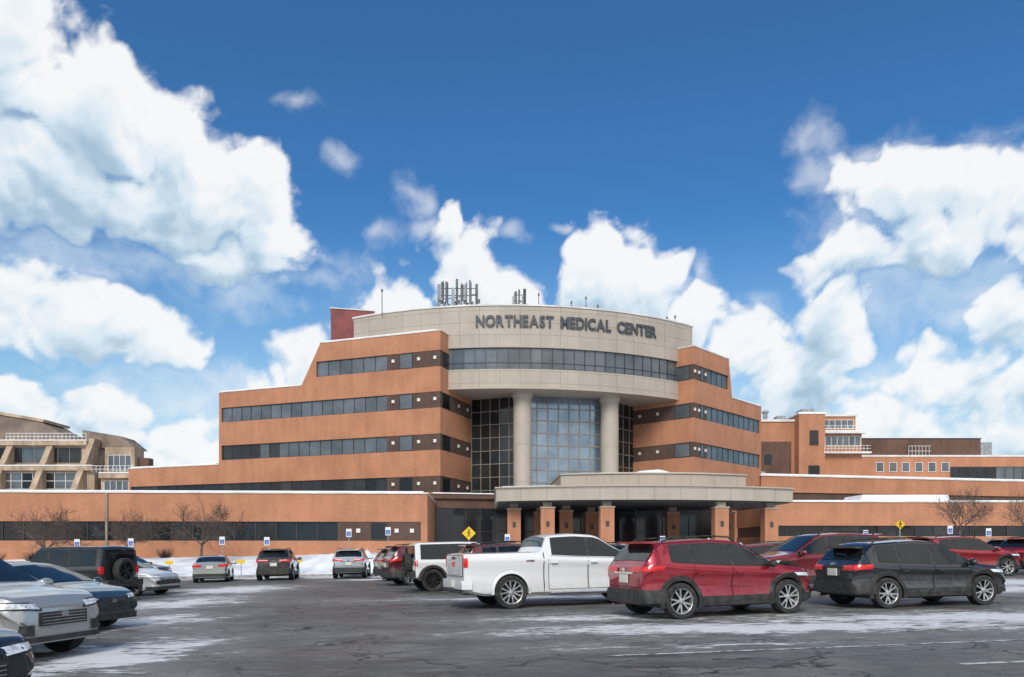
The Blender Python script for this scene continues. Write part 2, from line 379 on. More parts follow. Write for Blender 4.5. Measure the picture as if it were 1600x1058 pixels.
for (p,q) in (((1.3,10.6),(9.5,11.9)),((7.0,16.0),(12.6,17.4)),((6.6,13.0),(13,14.8)),((5.5,9.4),(9,9.9)),((-.2,17.0),(5.2,18.9)),((2.6,14.6),(7.6,16.2)),((-8.2,10.4),(-4.6,9.7)),((-10,14.4),(-5.6,13.6)),((-11.5,18.2),(-7.2,17.4)),((-13.5,22.2),(-9.2,21.4)),((-3,24.6),(3,26.4)),((-5.5,31),(-.5,32.5))):
    line(p,q)
o=mb.obj("parking_line_markings",LINE,recenter=False); o['kind']='structure'
if o.data.polygons[0].normal.z<0:o.data.flip_normals()
# ------------------------------------------------------------------ main building
ORG=(6.3,81.0); ux=(math.cos(R2(12.5)),math.sin(R2(12.5)))
def P(x,y): return (ORG[0]+x*ux[0]-y*ux[1], ORG[1]+x*ux[1]+y*ux[0])
CL=P(-13.9,0); CR=P(13.9,0)
aL=R2(160); aR=R2(47)
def FL(t,n): return (CL[0]+t*math.cos(aL)+n*math.sin(R2(20)), CL[1]+t*math.sin(aL)+n*math.cos(R2(20)))
def FR(t,n): return (CR[0]+t*math.cos(aR)-n*math.sin(aR), CR[1]+t*math.sin(aR)+n*math.cos(aR))
main=thing("hospital_building",(ORG[0],ORG[1],0),"four-storey orange brick medical centre with curved beige drum front","hospital building")
def rect(fr,t0,t1,n0,n1): return [fr(t0,n0),fr(t1,n0),fr(t1,n1),fr(t0,n1)]
def ribbon(fr,t0,t1,n,z0,z1,step,mats,parent,frame=FRAME,side=None,name="window"):
    w=MB(); f=MB(); k=max(1,round((t1-t0)/step)); st=(t1-t0)/k
    def q(a,n_): return fr(a,n_) if side is None else fr(side+n_,a)
    for i in range(k):
        a,b=t0+i*st,t0+(i+1)*st
        w.face([(*q(a,n),z0),(*q(b,n),z0),(*q(b,n),z1),(*q(a,n),z1)],random.randrange(len(mats)))
    def bar(a,b,za,zb,d=.05):
        poly=[q(a,n-d),q(b,n-d),q(b,n+.02),q(a,n+.02)]; f.prism(poly,za,zb)
    for i in range(k+1):
        a=t0+i*st; bar(a-.026,a+.026,z0,z1)
    bar(t0,t1,z0,z0+.06,.045); bar(t0,t1,z1-.06,z1,.045)
    o=w.obj(name,mats,parent); f.obj("window_frame",frame,o); return o
ZR=[7.4,11.7,16.0,20.2]; HW=1.65
def lampbox(mbx,fr,t,n,z,ret=False):
    s=.155
    if not ret: mbx.prism([fr(t-s,n-.10),fr(t+s,n-.10),fr(t+s,n),fr(t-s,n)],z-s,z+s)
    else: mbx.prism([fr(-.10+n,t-s),fr(n,t-s),fr(n,t+s),fr(-.10+n,t+s)],z-s,z+s)
def one(poly,z0,z1,name,mat,par):
    m=MB(); m.prism(poly,z0,z1); return m.obj(name,mat,par)
def wing(fr,T4b,T4t,T23,T1,tb,dep,w4):
    b=MB()
    b.prism(rect(fr,0,T1,0,dep),0,ZR[0])
    b.prism(rect(fr,0,T1,0,dep),ZR[0]+HW,11.2)
    b.prism(rect(fr,0,T23,0,dep),11.2,ZR[1])
    b.prism(rect(fr,0,T23,0,dep),ZR[1]+HW,ZR[2])
    b.prism(rect(fr,0,T23,0,dep),ZR[2]+HW,19.4)
    tt=lambda z:T4b+(T4t-T4b)*(z-19.4)/(23.8-19.4)
    b.hull(fr,[(0,19.4),(T4b,19.4),(tt(20.2),20.2),(0,20.2)],0,dep)
    b.hull(fr,[(0,21.85),(tt(21.85),21.85),(T4t,23.8),(0,23.8)],0,dep)
    b.hull(fr,[(w4,20.2),(tt(20.2),20.2),(tt(21.85),21.85),(w4,21.85)],0,dep)
    for z,T in((ZR[0],T1),(ZR[1],T23),(ZR[2],T23)):
        b.prism(rect(fr,T-.35,T,0,dep),z,z+HW)
    b.obj("brick_wall",BRICK,main)
    for z,T in((ZR[0],T1),(ZR[1],T23),(ZR[2],T23),(ZR[3],w4+.05)):
        one(rect(fr,.05,tb,.05,dep-.2),z,z+HW,"brown_brick_band",BROWN,main)
        one(rect(fr,tb,T-.35,.25,dep-.3),z,z+HW,"window_backing",DARKM,main)
    s=MB(); s.hull(fr,[(-.06,23.8),(T4t+.05,23.8),(T4t+.05,23.93),(-.06,23.93)],-.06,dep); s.obj("parapet_coping",COPING,main)
    one(rect(fr,T4b,T23+.05,-.06,dep),19.4,19.5,"parapet_coping",COPING,main); one(rect(fr,T23,T1+.05,-.06,dep),11.2,11.3,"parapet_coping",COPING,main)
    one(rect(fr,.5,T4t-.4,-.03,1.0),23.93,23.99,"parapet_snow",SNOWC,main); one(rect(fr,T4b+1.5,T23-.4,-.02,1.2),19.5,19.57,"parapet_snow",SNOWC,main)
    if T1-T23>2: one(rect(fr,T23+.4,T1-.3,-.02,1.2),11.3,11.42,"parapet_snow",SNOWC,main)
    for i,z in enumerate(ZR):
        T=[T1,T23,T23,w4+.35][i]
        mats=GL if i else GD
        if fr is FL and i==1:
            ribbon(fr,tb,tb+11,.2,z,z+HW,1.35,GL,main); ribbon(fr,tb+11,T-.35,.2,z,z+HW,1.35,[GL[2],GD[0],GD[1]],main)
        else: ribbon(fr,tb,T-.35,.2,z,z+HW,1.35,mats,main)
        ribbon(fr,tb*.52,tb*.76,.03,z+.05,z+HW-.05,2,GL[:1] if i else GD,main)
        ribbon(fr,.5,2.4,.03,z+.05,z+HW-.05,2,GD if fr is FL else GL,main,side=0)
        for t,r in((tb*.88,0),(tb*.40,0),(tb*.10,0),(4.6,1),(7.0,1)):
            l=MB(); lampbox(l,fr,t,.05,z+HW*.5+.1,bool(r)); l.obj("wall_lamp",LAMPW,main)
wing(FL,16.7,14.3,27.8,41.2,6.15,16,14.8)
wing(FR,8.9,8.1,16.6,17.5,3.0,16,8.0)
RD=33.0; cy=32.0
def arc(r,x0,x1,n=56):
    a0=math.asin(x0/RD);a1=math.asin(x1/RD)
    return [(r*math.sin(a0+(a1-a0)*k/n),cy-r*math.cos(a0+(a1-a0)*k/n)) for k in range(n+1)]
def drum(r,z0,z1,mat,name,x0=-22.4,x1=15.0):
    pts=arc(r,x0,x1); poly=[P(*p) for p in pts]+[P(x1,26),P(x0+2,26)]
    m=MB(); m.prism(poly,z0,z1); return m.obj(name,mat,main,smooth=30)
drum(RD,18.3,20.2,BEIGE,"drum_lower_wall"); drum(RD,22.5,26.7,BEIGE,"drum_upper_wall")
drum(RD-.35,20.2,22.5,DARKM,"drum_window_backing")
drum(RD+.1,26.7,26.85,COPING,"drum_coping",-22.5,15.1)
drum(RD+.07,18.16,18.3,BEIGE2,"drum_soffit",-14.5,14.5)
drum(RD+.05,22.42,22.5,BEIGE2,"drum_ledge",-14.5,14.5)
w=MB();f=MB(); n=26
for k in range(n):
    a0=math.asin(-14.6/RD);a1=math.asin(14.6/RD)
    A=a0+(a1-a0)*k/n;B=a0+(a1-a0)*(k+1)/n
    q=[P(r*math.sin(a),cy-r*math.cos(a)) for r,a in((RD-.2,A),(RD-.2,B),(RD-.13,A),(RD-.13,A+.0018),(RD-.22,A+.0018),(RD-.22,A))]
    w.face([(*q[0],20.2),(*q[1],20.2),(*q[1],22.5),(*q[0],22.5)],random.randrange(3))
    f.prism(q[2:6],20.2,22.5)
    for z in(20.2,20.85,22.4):
        f.prism([P((RD-.15)*math.sin(A),cy-(RD-.15)*math.cos(A)),P((RD-.15)*math.sin(B),cy-(RD-.15)*math.cos(B)),P((RD-.21)*math.sin(B),cy-(RD-.21)*math.cos(B)),P((RD-.21)*math.sin(A),cy-(RD-.21)*math.cos(A))],z,z+.06)
wo=w.obj("window",GL,main); f.obj("window_frame",FRAME,wo)
def letter_mesh(ch,size,ext,off=0.0):
    cu=bpy.data.curves.new("letter",'FONT'); cu.body=ch; cu.size=size; cu.extrude=ext; cu.offset=off; cu.resolution_u=3
    o=bpy.data.objects.new("tmp",cu); COL.objects.link(o)
    dg=bpy.context.evaluated_depsgraph_get(); me=bpy.data.meshes.new_from_object(o.evaluated_get(dg))
    bpy.data.objects.remove(o); me.name="sign_letter"; return me
txt="NORTHEAST MEDICAL CENTER"; items=[]; cache={}; tot=0; SZ=1.62
for ch in txt:
    if ch==' ': items.append((None,.8)); tot+=.8; continue
    if ch not in cache:
        me=letter_mesh(ch,SZ,.05,.055); xs_=[v.co.x for v in me.vertices]; mn,mx=min(xs_),max(xs_)
        for v in me.vertices: v.co.x-=(mn+mx)/2
        me.materials.clear(); me.materials.append(LETTER); cache[ch]=(me,mx-mn)
    items.append((ch,cache[ch][1]+.10)); tot+=cache[ch][1]+.10
sc=20.2/tot; s=-10.35
for ch,wd in items:
    if ch:
        me=cache[ch][0]; o=bpy.data.objects.new("sign_letter",me); COL.objects.link(o); o.parent=main
        a=(s+wd*sc/2)/RD; p=P((RD+.12)*math.sin(a),cy-(RD+.12)*math.cos(a))
        o.location=(p[0]-ORG[0],p[1]-ORG[1],24.55); o.rotation_euler=(R2(90),0,R2(12.5)+a); o.scale=(sc,1.0,1)
    s+=wd*sc
def curtain(p0,p1,z0,z1,nc,nr,mats,frame,bar=.09):
    p0=Vector(p0);p1=Vector(p1);d=(p1-p0)/nc; nrm=Vector((d.y,-d.x)).normalized()
    if nrm.y>0:nrm=-nrm
    w=MB();f=MB(); dz=(z1-z0)/nr
    for i in range(nc):
        for j in range(nr):
            a=p0+d*i;b=p0+d*(i+1); w.face([(*a,z0+j*dz),(*b,z0+j*dz),(*b,z0+(j+1)*dz),(*a,z0+(j+1)*dz)],random.randrange(len(mats)))
    u=d.normalized()
    for i in range(nc+1):
        a=p0+d*i; f.prism([tuple(a-u*bar/2+nrm*.08),tuple(a+u*bar/2+nrm*.08),tuple(a+u*bar/2-nrm*.02),tuple(a-u*bar/2-nrm*.02)],z0,z1)
    for j in range(nr+1):
        z=z0+j*dz; f.prism([tuple(p0+nrm*.07),tuple(p1+nrm*.07),tuple(p1-nrm*.02),tuple(p0-nrm*.02)],z-bar/2,z+bar/2)
    o=w.obj("curtain_window",mats,main); f.obj("window_frame",frame,o)
curtain(P(-4.2,3.0),P(4.2,3.0),.8,18.2,7,13,GM,GOLD,.10)
curtain(P(-9.55,6.7),P(-4.9,3.6),.8,18.2,5,12,GS,GOLD,.075)
curtain(P(4.9,3.6),P(9.7,6.7),.8,18.2,5,12,GS,GOLD,.075)
for x in(-4.9,4.9):
    m=MB(); p=P(x,1.9)
    m.lathe([(.0,.3),(1.25,.3),(1.25,1.5),(.97,1.6),(.97,4.7),(.99,4.72),(.99,4.76),(.97,4.78),(.97,8.7),(.99,8.72),(.99,8.76),(.97,8.78),(.97,12.7),(.99,12.72),(.99,12.76),(.97,12.78),(.97,17.6),(1.15,17.75),(1.15,18.16),(0,18.16)],'Z',32,0,(p[0],p[1],0))
    m.obj("entrance_column",BEIGE2,main,smooth=30)
fr=lambda t,n:P(-24.9+t,13+n)
one(rect(fr,0,4.9,0,5),19,29.25,"rooftop_penthouse",MAROON,main); one(rect(fr,-.1,5.0,-.1,5.1),29.25,29.37,"penthouse_coping",COPING,main)
one(rect(lambda t,n:P(1+t,6+n),0,9,0,4),26.7,27.9,"rooftop_unit",OLDBROWN,main)
main.location.z=-.1
# ------------------------------------------------------------------ lobby storefront + low wings
lob=thing("entrance_lobby",(8,76,0),"dark glazed single-storey lobby behind the entrance canopy","lobby")
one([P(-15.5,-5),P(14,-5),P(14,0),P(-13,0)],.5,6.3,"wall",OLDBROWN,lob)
def strip(parent,p0,p1,z0,z1,nc,mats,frame=FRAME,name="window",bar=.07,rows=1):
    p0=Vector(p0);p1=Vector(p1);d=(p1-p0)/nc; nrm=Vector((d.y,-d.x)).normalized()
    if nrm.y>0:nrm=-nrm
    w=MB();f=MB();u=d.normalized()
    for i in range(nc):
        a=p0+d*i+nrm*.02;b=p0+d*(i+1)+nrm*.02; w.face([(*a,z0),(*b,z0),(*b,z1),(*a,z1)],random.randrange(len(mats)))
    for i in range(nc+1):
        a=p0+d*i; f.prism([tuple(a-u*bar/2+nrm*.09),tuple(a+u*bar/2+nrm*.09),tuple(a+u*bar/2),tuple(a-u*bar/2)],z0,z1)
    for j in range(rows+1):
        z=z0+(z1-z0)*j/rows; f.prism([tuple(p0+nrm*.08),tuple(p1+nrm*.08),tuple(p1),tuple(p0)],z-bar/2,z+bar/2)
    o=w.obj(name,mats,parent); f.obj("window_frame",frame,o); return o
strip(lob,P(-15,-5),P(13.8,-5),1.0,5.4,20,GD,rows=2)
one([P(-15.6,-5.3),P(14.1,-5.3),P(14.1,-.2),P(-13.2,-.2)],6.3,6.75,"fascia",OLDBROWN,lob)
one([P(-15.3,-5.4),P(13,-5.4),P(13,-1),P(-13.2,-1)],6.75,6.85,"roof_snow",SNOWC,lob)
lw=thing("low_brick_wing",(-30,62,0),"long low orange brick wing with dark ribbon windows and snow edge","building wing")
q0=(-6.7,60.7);q1=(-62,57.9)
def LWf(t,n):
    d=Vector(q1)-Vector(q0); d/=d.length; return (q0[0]+d.x*t-n*.05, q0[1]+d.y*t+n)
m=MB(); m.prism(rect(LWf,0,55,0,14),.2,2.15); m.prism(rect(LWf,0,55,0,14),3.65,5.85)
m.prism(rect(LWf,0,.5,.0,14),2.15,3.65); m.obj("brick_wall",BRICK,lw)
one(rect(LWf,.5,7,.05,13.9),2.15,3.65,"brown_brick_band",BROWN,lw)
one(rect(LWf,7,55,.25,13.9),2.15,3.65,"window_backing",DARKM,lw)
one(rect(LWf,-.08,55,-.08,14),5.85,5.97,"parapet_coping",COPING,lw)
one(rect(LWf,.3,55,-.06,1.5),5.97,6.06,"roof_snow",SNOWC,lw)
for t in(24.6,): one(rect(LWf,t,t+.16,-.14,0),1.0,5.85,"downspout",GOLD,lw)
strip(lw,LWf(7,.2),LWf(55,.2),2.15,3.65,30,GD)
strip(lw,LWf(3.2,.03),LWf(4.4,.03),2.25,3.55,1,GD)
for t in(1.2,2.4,5.4):
    l=MB(); lampbox(l,LWf,t,.05,2.95); l.obj("wall_lamp",LAMPW,lw)
rw=thing("low_brick_wing",(50,72,0),"low brick wing with ribbon windows and snow covered roof","building wing")
fr=lambda t,n:(24+t,72+n+t*.02)
m=MB(); m.prism(rect(fr,0,70,0,10),.2,2.7); m.prism(rect(fr,0,70,0,10),3.7,5.9); m.obj("brick_wall",BRICK,rw)
one(rect(fr,0.1,70,.2,10),2.7,3.7,"window_backing",DARKM,rw)
strip(rw,fr(0,.15),fr(70,.15),2.7,3.7,40,GD)
one(rect(fr,-.1,70,-.1,10),5.9,6.02,"parapet_coping",COPING,rw)
one(rect(fr,0,70,-.05,1.2),6.02,6.1,"roof_snow",SNOWC,rw)
m=MB(); m.hull(fr,[(9.5,6.0),(18.5,6.0),(18.2,6.75),(9.9,6.75)],2,6); m.obj("roof_skylight",SNOWC,rw)
mw=thing("middle_brick_wing",(52,98,0),"two-storey brick wing behind the low roofs with snowy parapet","building wing")
fr=lambda t,n:(31.0+t*.976-n*.1,95.5+t*.216+n)
m=MB(); m.prism(rect(fr,0,60,0,14),.2,7.3); m.prism(rect(fr,0,60,0,14),8.6,10.6); m.obj("brick_wall",BRICK,mw)
one(rect(fr,.1,60,.2,14),7.3,8.6,"brown_brick_band",BROWN,mw)
one(rect(fr,-.1,60,-.1,14),10.6,10.75,"parapet_coping",COPING,mw)
one(rect(fr,0,60,-.05,2),10.75,10.92,"roof_snow",SNOWC,mw)
rb=thing("rear_hospital_block",(65,132,0),"older stepped brick hospital block with dark rooftop box","hospital block")
def BX(x0,x1,y0,y1,z0,z1,mat,name,par): return one([(x0,y0),(x1,y0),(x1,y1),(x0,y1)],z0,z1,name,mat,par)
BX(40,48.2,131,145,0,23.2,BRICK,"brick_wall",rb); BX(42.2,47.6,130.9,131,11,19.8,OLDBROWN,"brown_brick_panel",rb)
BX(40,48.4,130.8,145,23.2,23.6,COPING,"parapet_coping",rb)
BX(48.2,52.6,129,145,0,24.2,BRICK,"brick_wall",rb); BX(48.1,52.7,128.9,145,24.2,24.5,SNOWC,"roof_snow",rb)
BX(52.6,59.2,130,145,0,21.3,BRICK,"brick_wall",rb); BX(52.6,58.6,131,145,21.3,24.1,BRICK,"brick_wall",rb)
BX(52.5,59.3,129.9,130.9,21.3,21.6,SNOWC,"roof_snow",rb); BX(52.5,58.8,130.8,145,24.1,24.4,COPING,"parapet_coping",rb)
BX(52.4,60.4,128.9,129.9,17.6,17.9,COPING,"balcony",rb); BX(52.4,59.6,129.2,130,21.0,21.3,COPING,"balcony",rb)
def railing(par,x0,x1,y,z,h=1.0):
    m=MB()
    for k in range(int((x1-x0)/.6)+1): m.tube((x0+k*.6,y,z),(x0+k*.6,y,z+h),.035,n=4)
    for q in(.5,1): m.tube((x0,y,z+h*q),(x1,y,z+h*q),.04,n=4)
    m.obj("railing",WHITE,par)
railing(rb,52.5,60.3,129,17.9); railing(rb,52.5,59.5,129.3,21.3)
m=MB(); m.lathe([(.4,24),(.4,25.3),(.6,25.4),(.6,25.7),(.001,25.9)],'Z',12,0,(44.5,135,0)); m.obj("roof_vent",GALV,rb,smooth=40)
BX(49.5,51.5,131,134,24.5,25.4,GALV,"roof_unit",rb); BX(45.6,47,132,134,23.6,24.4,GALV,"roof_unit",rb)
strip(rb,(53,131),(58.2,131),22.1,23.5,5,GL,WHITE); strip(rb,(53,130),(59,130),18.9,20.6,6,GL,WHITE)
BX(52.6,110,134,150,0,17.6,BRICK,"brick_wall",rb)
BX(52.6,110,133.9,150,17.6,17.9,COPING,"parapet_coping",rb)
BX(60.5,83,136,146,17.9,21.0,OLDBROWN,"rooftop_penthouse",rb); BX(60.4,83.1,135.9,146,21,21.15,DARKM,"penthouse_coping",rb)
BX(83,85,136,138,17.9,20.4,GALV,"rooftop_unit",rb); railing(rb,70,74,135.5,17.9,1.8)
for i,x in enumerate((54,56.3,58.6,63.5,65.8,68,70.3,72.6,74.9)): strip(rb,(x,133.97),(x+1.3,133.97),15.0,16.6,1,GL,WHITE)
strip(rb,(76.5,133.97),(108,133.97),13.4,15.8,20,[GD[0],GL[2],GL[0]],FRAME)
strip(rb,(50,128.97),(51.4,128.97),19,21.4,1,GD); strip(rb,(49.8,128.97),(51.6,128.97),11.5,15.5,1,GD)
strip(rb,(43,130.87),(44.2,130.87),16,17.6,1,GD)
BX(52.6,112,126,133.9,0,12.6,BRICK,"brick_wall",rb); BX(52.5,112,125.9,133.9,12.6,12.9,SNOWC,"roof_snow",rb)
ob=thing("terraced_hospital_building",(-70,112,0),"old tan concrete terraced building with sloping brown roofs","building")
fr0=lambda t,n:(t,n)
def slab(x0,x1,y0,z0,z1,mat=TAN,name="wall",dp=8): BX(x0,x1,y0,y0+dp,z0,z1,mat,name,ob)
slab(-120,-61,112,0,9.5); slab(-120,-62,114,9.5,13.6); slab(-120,-64,116,13.6,17.6); slab(-120,-75,118,17.6,20.2)
slab(-61,-55.5,114,0,12.5,dp=3.5); slab(-62,-57.5,117,12.5,17.0,dp=3); slab(-57.5,-55.8,118,0,15.5,OLDBROWN,dp=1.5)
slab(-55.5,-53.2,116,0,13.4,dp=1.5)
for x0,x1,y,z in((-120,-61.6,112,8.9),(-120,-62.6,114,13.1),(-120,-64.5,116,17.1),(-61,-55.9,114,12.0),(-55.5,-53.4,116,13.0)):
    BX(x0,x1+.6,y-.7,y,z,z+.7,TAN,"balcony_band",ob)
    BX(x0,x1+.6,y-.75,y+1.0,z+.7,z+.82,SNOWC,"roof_snow",ob)
strip(ob,(-118,112),(-62,112),5.8,8.3,34,GL+GD,WHITE,rows=2); strip(ob,(-118,114),(-63,114),10.4,12.8,34,GL+GL+GD,WHITE,rows=2); strip(ob,(-118,116),(-65,116),14.5,16.8,30,GD+GL,GOLD)
strip(ob,(-60.5,114),(-56,114),6.2,8.8,5,GD+GL,WHITE); strip(ob,(-60.5,114),(-56,114),9.6,11.6,5,GL,WHITE); strip(ob,(-61.5,117),(-58,117),13.4,15.8,4,GL,WHITE)
strip(ob,(-55.3,116),(-53.4,116),9.4,12.4,3,GD,WHITE); strip(ob,(-55.3,116),(-53.4,116),5.4,8.4,3,GL,WHITE)
railing(ob,-62,-56,113.4,12.8); railing(ob,-76,-64,115.4,17.9)
for x in range(-112,-60,6):
    m=MB(); m.hull(lambda t,n:(x+n,t),[(110.9,9.6),(116.2,18.2),(118,18.2),(114.5,9.6)],0,.9); m.obj("sloping_buttress",TAN,ob)
ROOFG=pm("grey_brown_roof",(.20,.15,.12),.8,var=.3,scale=.5)
m=MB(); m.hull(fr0,[(-120,17.6),(-66,17.6),(-72,20.9),(-83,22.8),(-120,22.8)],117.4,124); m.obj("sloping_roof",ROOFG,ob)
m=MB(); m.hull(fr0,[(-120,22.8),(-83,22.8),(-71.6,20.9),(-71.4,21.3),(-83,23.3),(-120,23.3)],117.2,124.2); m.obj("roof_edge",TAN,ob)
m=MB(); m.hull(fr0,[(-66,17),(-57.8,17),(-60,18.8),(-66,19.8)],118,122); m.obj("sloping_roof",ROOFG,ob)
# ------------------------------------------------------------------ canopy
def PC(x,y): c,s=math.cos(R2(2)),math.sin(R2(2)); return (10.9+x*c-y*s, 59.6+x*s+y*c)
cp=thing("entrance_canopy",(10.9,62,0),"curved beige drive-through canopy on brick piers","entrance canopy")
def cpoly(hw,yf,bulge,back,xo=0,n=24): return [PC(xo-hw+2*hw*k/n, yf+bulge*((-1+2*k/n)**2)) for k in range(n+1)]+[PC(xo+hw,back),PC(xo-hw,back)]
def cslab(hw,yf,bu,bk,z0,z1,mat,name,xo=0):
    m=MB(); m.prism(cpoly(hw,yf,bu,bk,xo),z0,z1); m.obj(name,mat,cp,smooth=30)
cslab(12.1,0,2.6,15,5.34,6.38,BEIGE,"lower_fascia"); cslab(12.2,-.1,2.6,15.1,6.38,6.48,BEIGE2,"lower_coping")
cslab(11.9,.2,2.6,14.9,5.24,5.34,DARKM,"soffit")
cslab(7.6,1.6,1.4,15,6.48,7.5,BEIGE,"upper_fascia",.75); cslab(7.7,1.5,1.4,15.1,7.5,7.6,BEIGE2,"upper_coping",.75)
cslab(7.3,1.9,1.4,14,7.6,7.66,SNOWC,"roof_snow",.75)
m=MB(); rows=[]
for i in range(13):
    row=[]
    for j in range(13):
        u=-1+i/6;v=-1+j/6; h=max(0,1-u*u-v*v)**.7*.36*(1+.3*MN.noise(Vector((u*2,v*2,0))))
        row.append((*PC(.8+u*1.7,3.4+v*1.2),7.64+h))
    rows.append(row)
m.grid(rows); m.obj("snow_heap",SNOWC,cp,smooth=80)
one([PC(-11.6,2.6),PC(-7.4,1.4),PC(-7.4,4),PC(-11.6,4.4)],6.48,6.55,"ledge_snow",SNOWC,cp)
for x,y in((-10.6,4.2),(-8,2.2),(-3.4,1.2),(5.7,1.3),(10.3,3.0),(-8,10),(-3.4,10),(4,10),(9,10),(-6,7)):
    m=MB(); f_=lambda t,n:PC(x+t,y+n)
    m.prism(rect(f_,-.54,.54,-.54,.54),.9,4.75,0); m.prism(rect(f_,-.60,.60,-.60,.60),4.75,4.86,1); m.prism(rect(f_,-.35,.35,-.35,.35),4.86,5.24,1)
    m.prism(rect(f_,-.6,.6,-.6,.6),.3,1.2,1); m.prism(rect(f_,-.12,.12,-.60,-.54),3.3,3.7,2)
    m.obj("brick_pier",[BRICK,BEIGE3,DARKM],cp)
m=MB(); m.prism([PC(-14,-5),PC(16,-5),PC(16,17),PC(-14,17)],.0,1.0); o=m.obj("entrance_drive_pavement",CURB); o['kind']='structure'
# ------------------------------------------------------------------ rooftop equipment
def roof_antenna(x,y,n,w,h,pw,z=26.7):
    p=P(x,y); t=thing("cell_antenna",(p[0],p[1],z),"cluster of dark panel antennas on the curved roof","antenna","rooftop antennas")
    m=MB()
    hs=[h*random.uniform(.75,1) for _ in range(n)]
    for i in range(n):
        px=p[0]-w/2+w*i/(n-1); m.tube((px,p[1],z-.2),(px,p[1],z+hs[i]),.055)
        m.tube((px,p[1],z+h*.15),(px+.5,p[1]+.8,z-.1),.04,n=5)
    for k in(.3,.62,.8): m.tube((p[0]-w/2,p[1],z+h*k),(p[0]+w/2,p[1],z+h*k),.045)
    m.tube((p[0]-w/2,p[1]-.6,z+h*.45),(p[0]+w/2,p[1]+.6,z+h*.7),.045)
    m.obj("mast_frame",GALVD,t)
    for i in range(n):
        px=p[0]-w/2+w*i/(n-1)+random.uniform(-.12,.12); zz=z+hs[i]-h*.27
        b=MB(); b.box((px,p[1]-.35,zz),(pw*random.uniform(.6,1.1),.2,h*random.uniform(.4,.6)),0,random.uniform(-.8,.8)); b.obj("antenna_panel",GALV if i%3==0 else GALVD,t,bevel=.02)
        b=MB(); b.box((px+.25,p[1]-.1,z+h*random.uniform(.3,.5)),(.25,.25,.4)); b.obj("radio_box",GALVD,t)
roof_antenna(-11.3,6,9,4.1,4.3,.30); roof_antenna(-4.5,5,5,1.3,3.6,.25)
for x,h in((-19.5,2.2),(-2.3,3.0),(1.5,2.4),(3.2,3.0),(4.6,2.2),(14,1.6),(13,1.4)):
    p=P(x,5); m=MB(); m.tube((p[0],p[1],26.3),(p[0],p[1],26.8+h),.045); m.box((p[0],p[1],26.8+h),(.2,.2,.25)); o=m.obj("vent_pole",GALVD); tag(o,"thin metal vent pole on the curved roof","pole","rooftop poles")
# ------------------------------------------------------------------ cars
PLASTIC=pm("black_plastic",(.030,.029,.028),.6,var=.5,scale=8)
RUBBER=pm("tyre_rubber",(.03,.029,.028),.85,var=.5,scale=14)
CARGLASS=pm("car_glass",(.010,.013,.015),.03,spec=.6,var=.2)
SEAM=pm("panel_gap",(.006,.006,.006),.8)
REDL=pm("tail_lamp_red",(.62,.012,.014),.15,coat=.6,emit=.15,var=.2,scale=20)
HEADL=pm("headlamp_lens",(.72,.75,.78),.12,metal=.15,coat=1,var=.3,scale=14)
CHROME=pm("chrome",(.7,.7,.72),.15,metal=1)
RIMS=pm("alloy_silver",(.42,.425,.43),.35,metal=.5,var=.3,scale=9)
RIMD=pm("alloy_dark",(.03,.03,.032),.4,metal=.5)
PLATE=pm("plate_white",(.7,.68,.6),.5)
pc={}
def paint(name,c,metal=.35,dirt=.55):
    if name in pc: return pc[name]
    m,nt,b=new_mat(name); co=coords(nt)
    s=nt.nodes.new("ShaderNodeSeparateXYZ"); nt.links.new(co,s.inputs[0])
    n=noise(nt,co,5,5,.65)
    low=mrange(nt,s.outputs[2],.95,.3,.08,1)
    f=mth(nt,'MULTIPLY',mth(nt,'MULTIPLY',low,mrange(nt,n.outputs[0],.3,.7,.3,1)),dirt)
    nt.links.new(mixrgb(nt,f,c,(.23,.22,.21)),b.inputs['Base Color'])
    nt.links.new(mth(nt,'MULTIPLY_ADD',f,.5,.22),b.inputs['Roughness'])
    nt.links.new(mth(nt,'MULTIPLY',mth(nt,'SUBTRACT',1,f),metal),b.inputs['Metallic'])
    nt.links.new(mth(nt,'SUBTRACT',1,mth(nt,'MULTIPLY',f,1.2),0,True),b.inputs['Coat Weight'])
    b.inputs['Coat Roughness'].default_value=.03
    pc[name]=m; return m
def interp(p,x):
    if x<=p[0][0]: return p[0][1]
    for (a,b),(c,d) in zip(p,p[1:]):
        if x<=c: return b+(d-b)*(x-a)/(c-a) if c>a else d
    return p[-1][1]
def sm(p,x,d):
    return (interp(p,x-2*d)+2*interp(p,x-d)+3*interp(p,x)+2*interp(p,x+d)+interp(p,x+2*d))/9
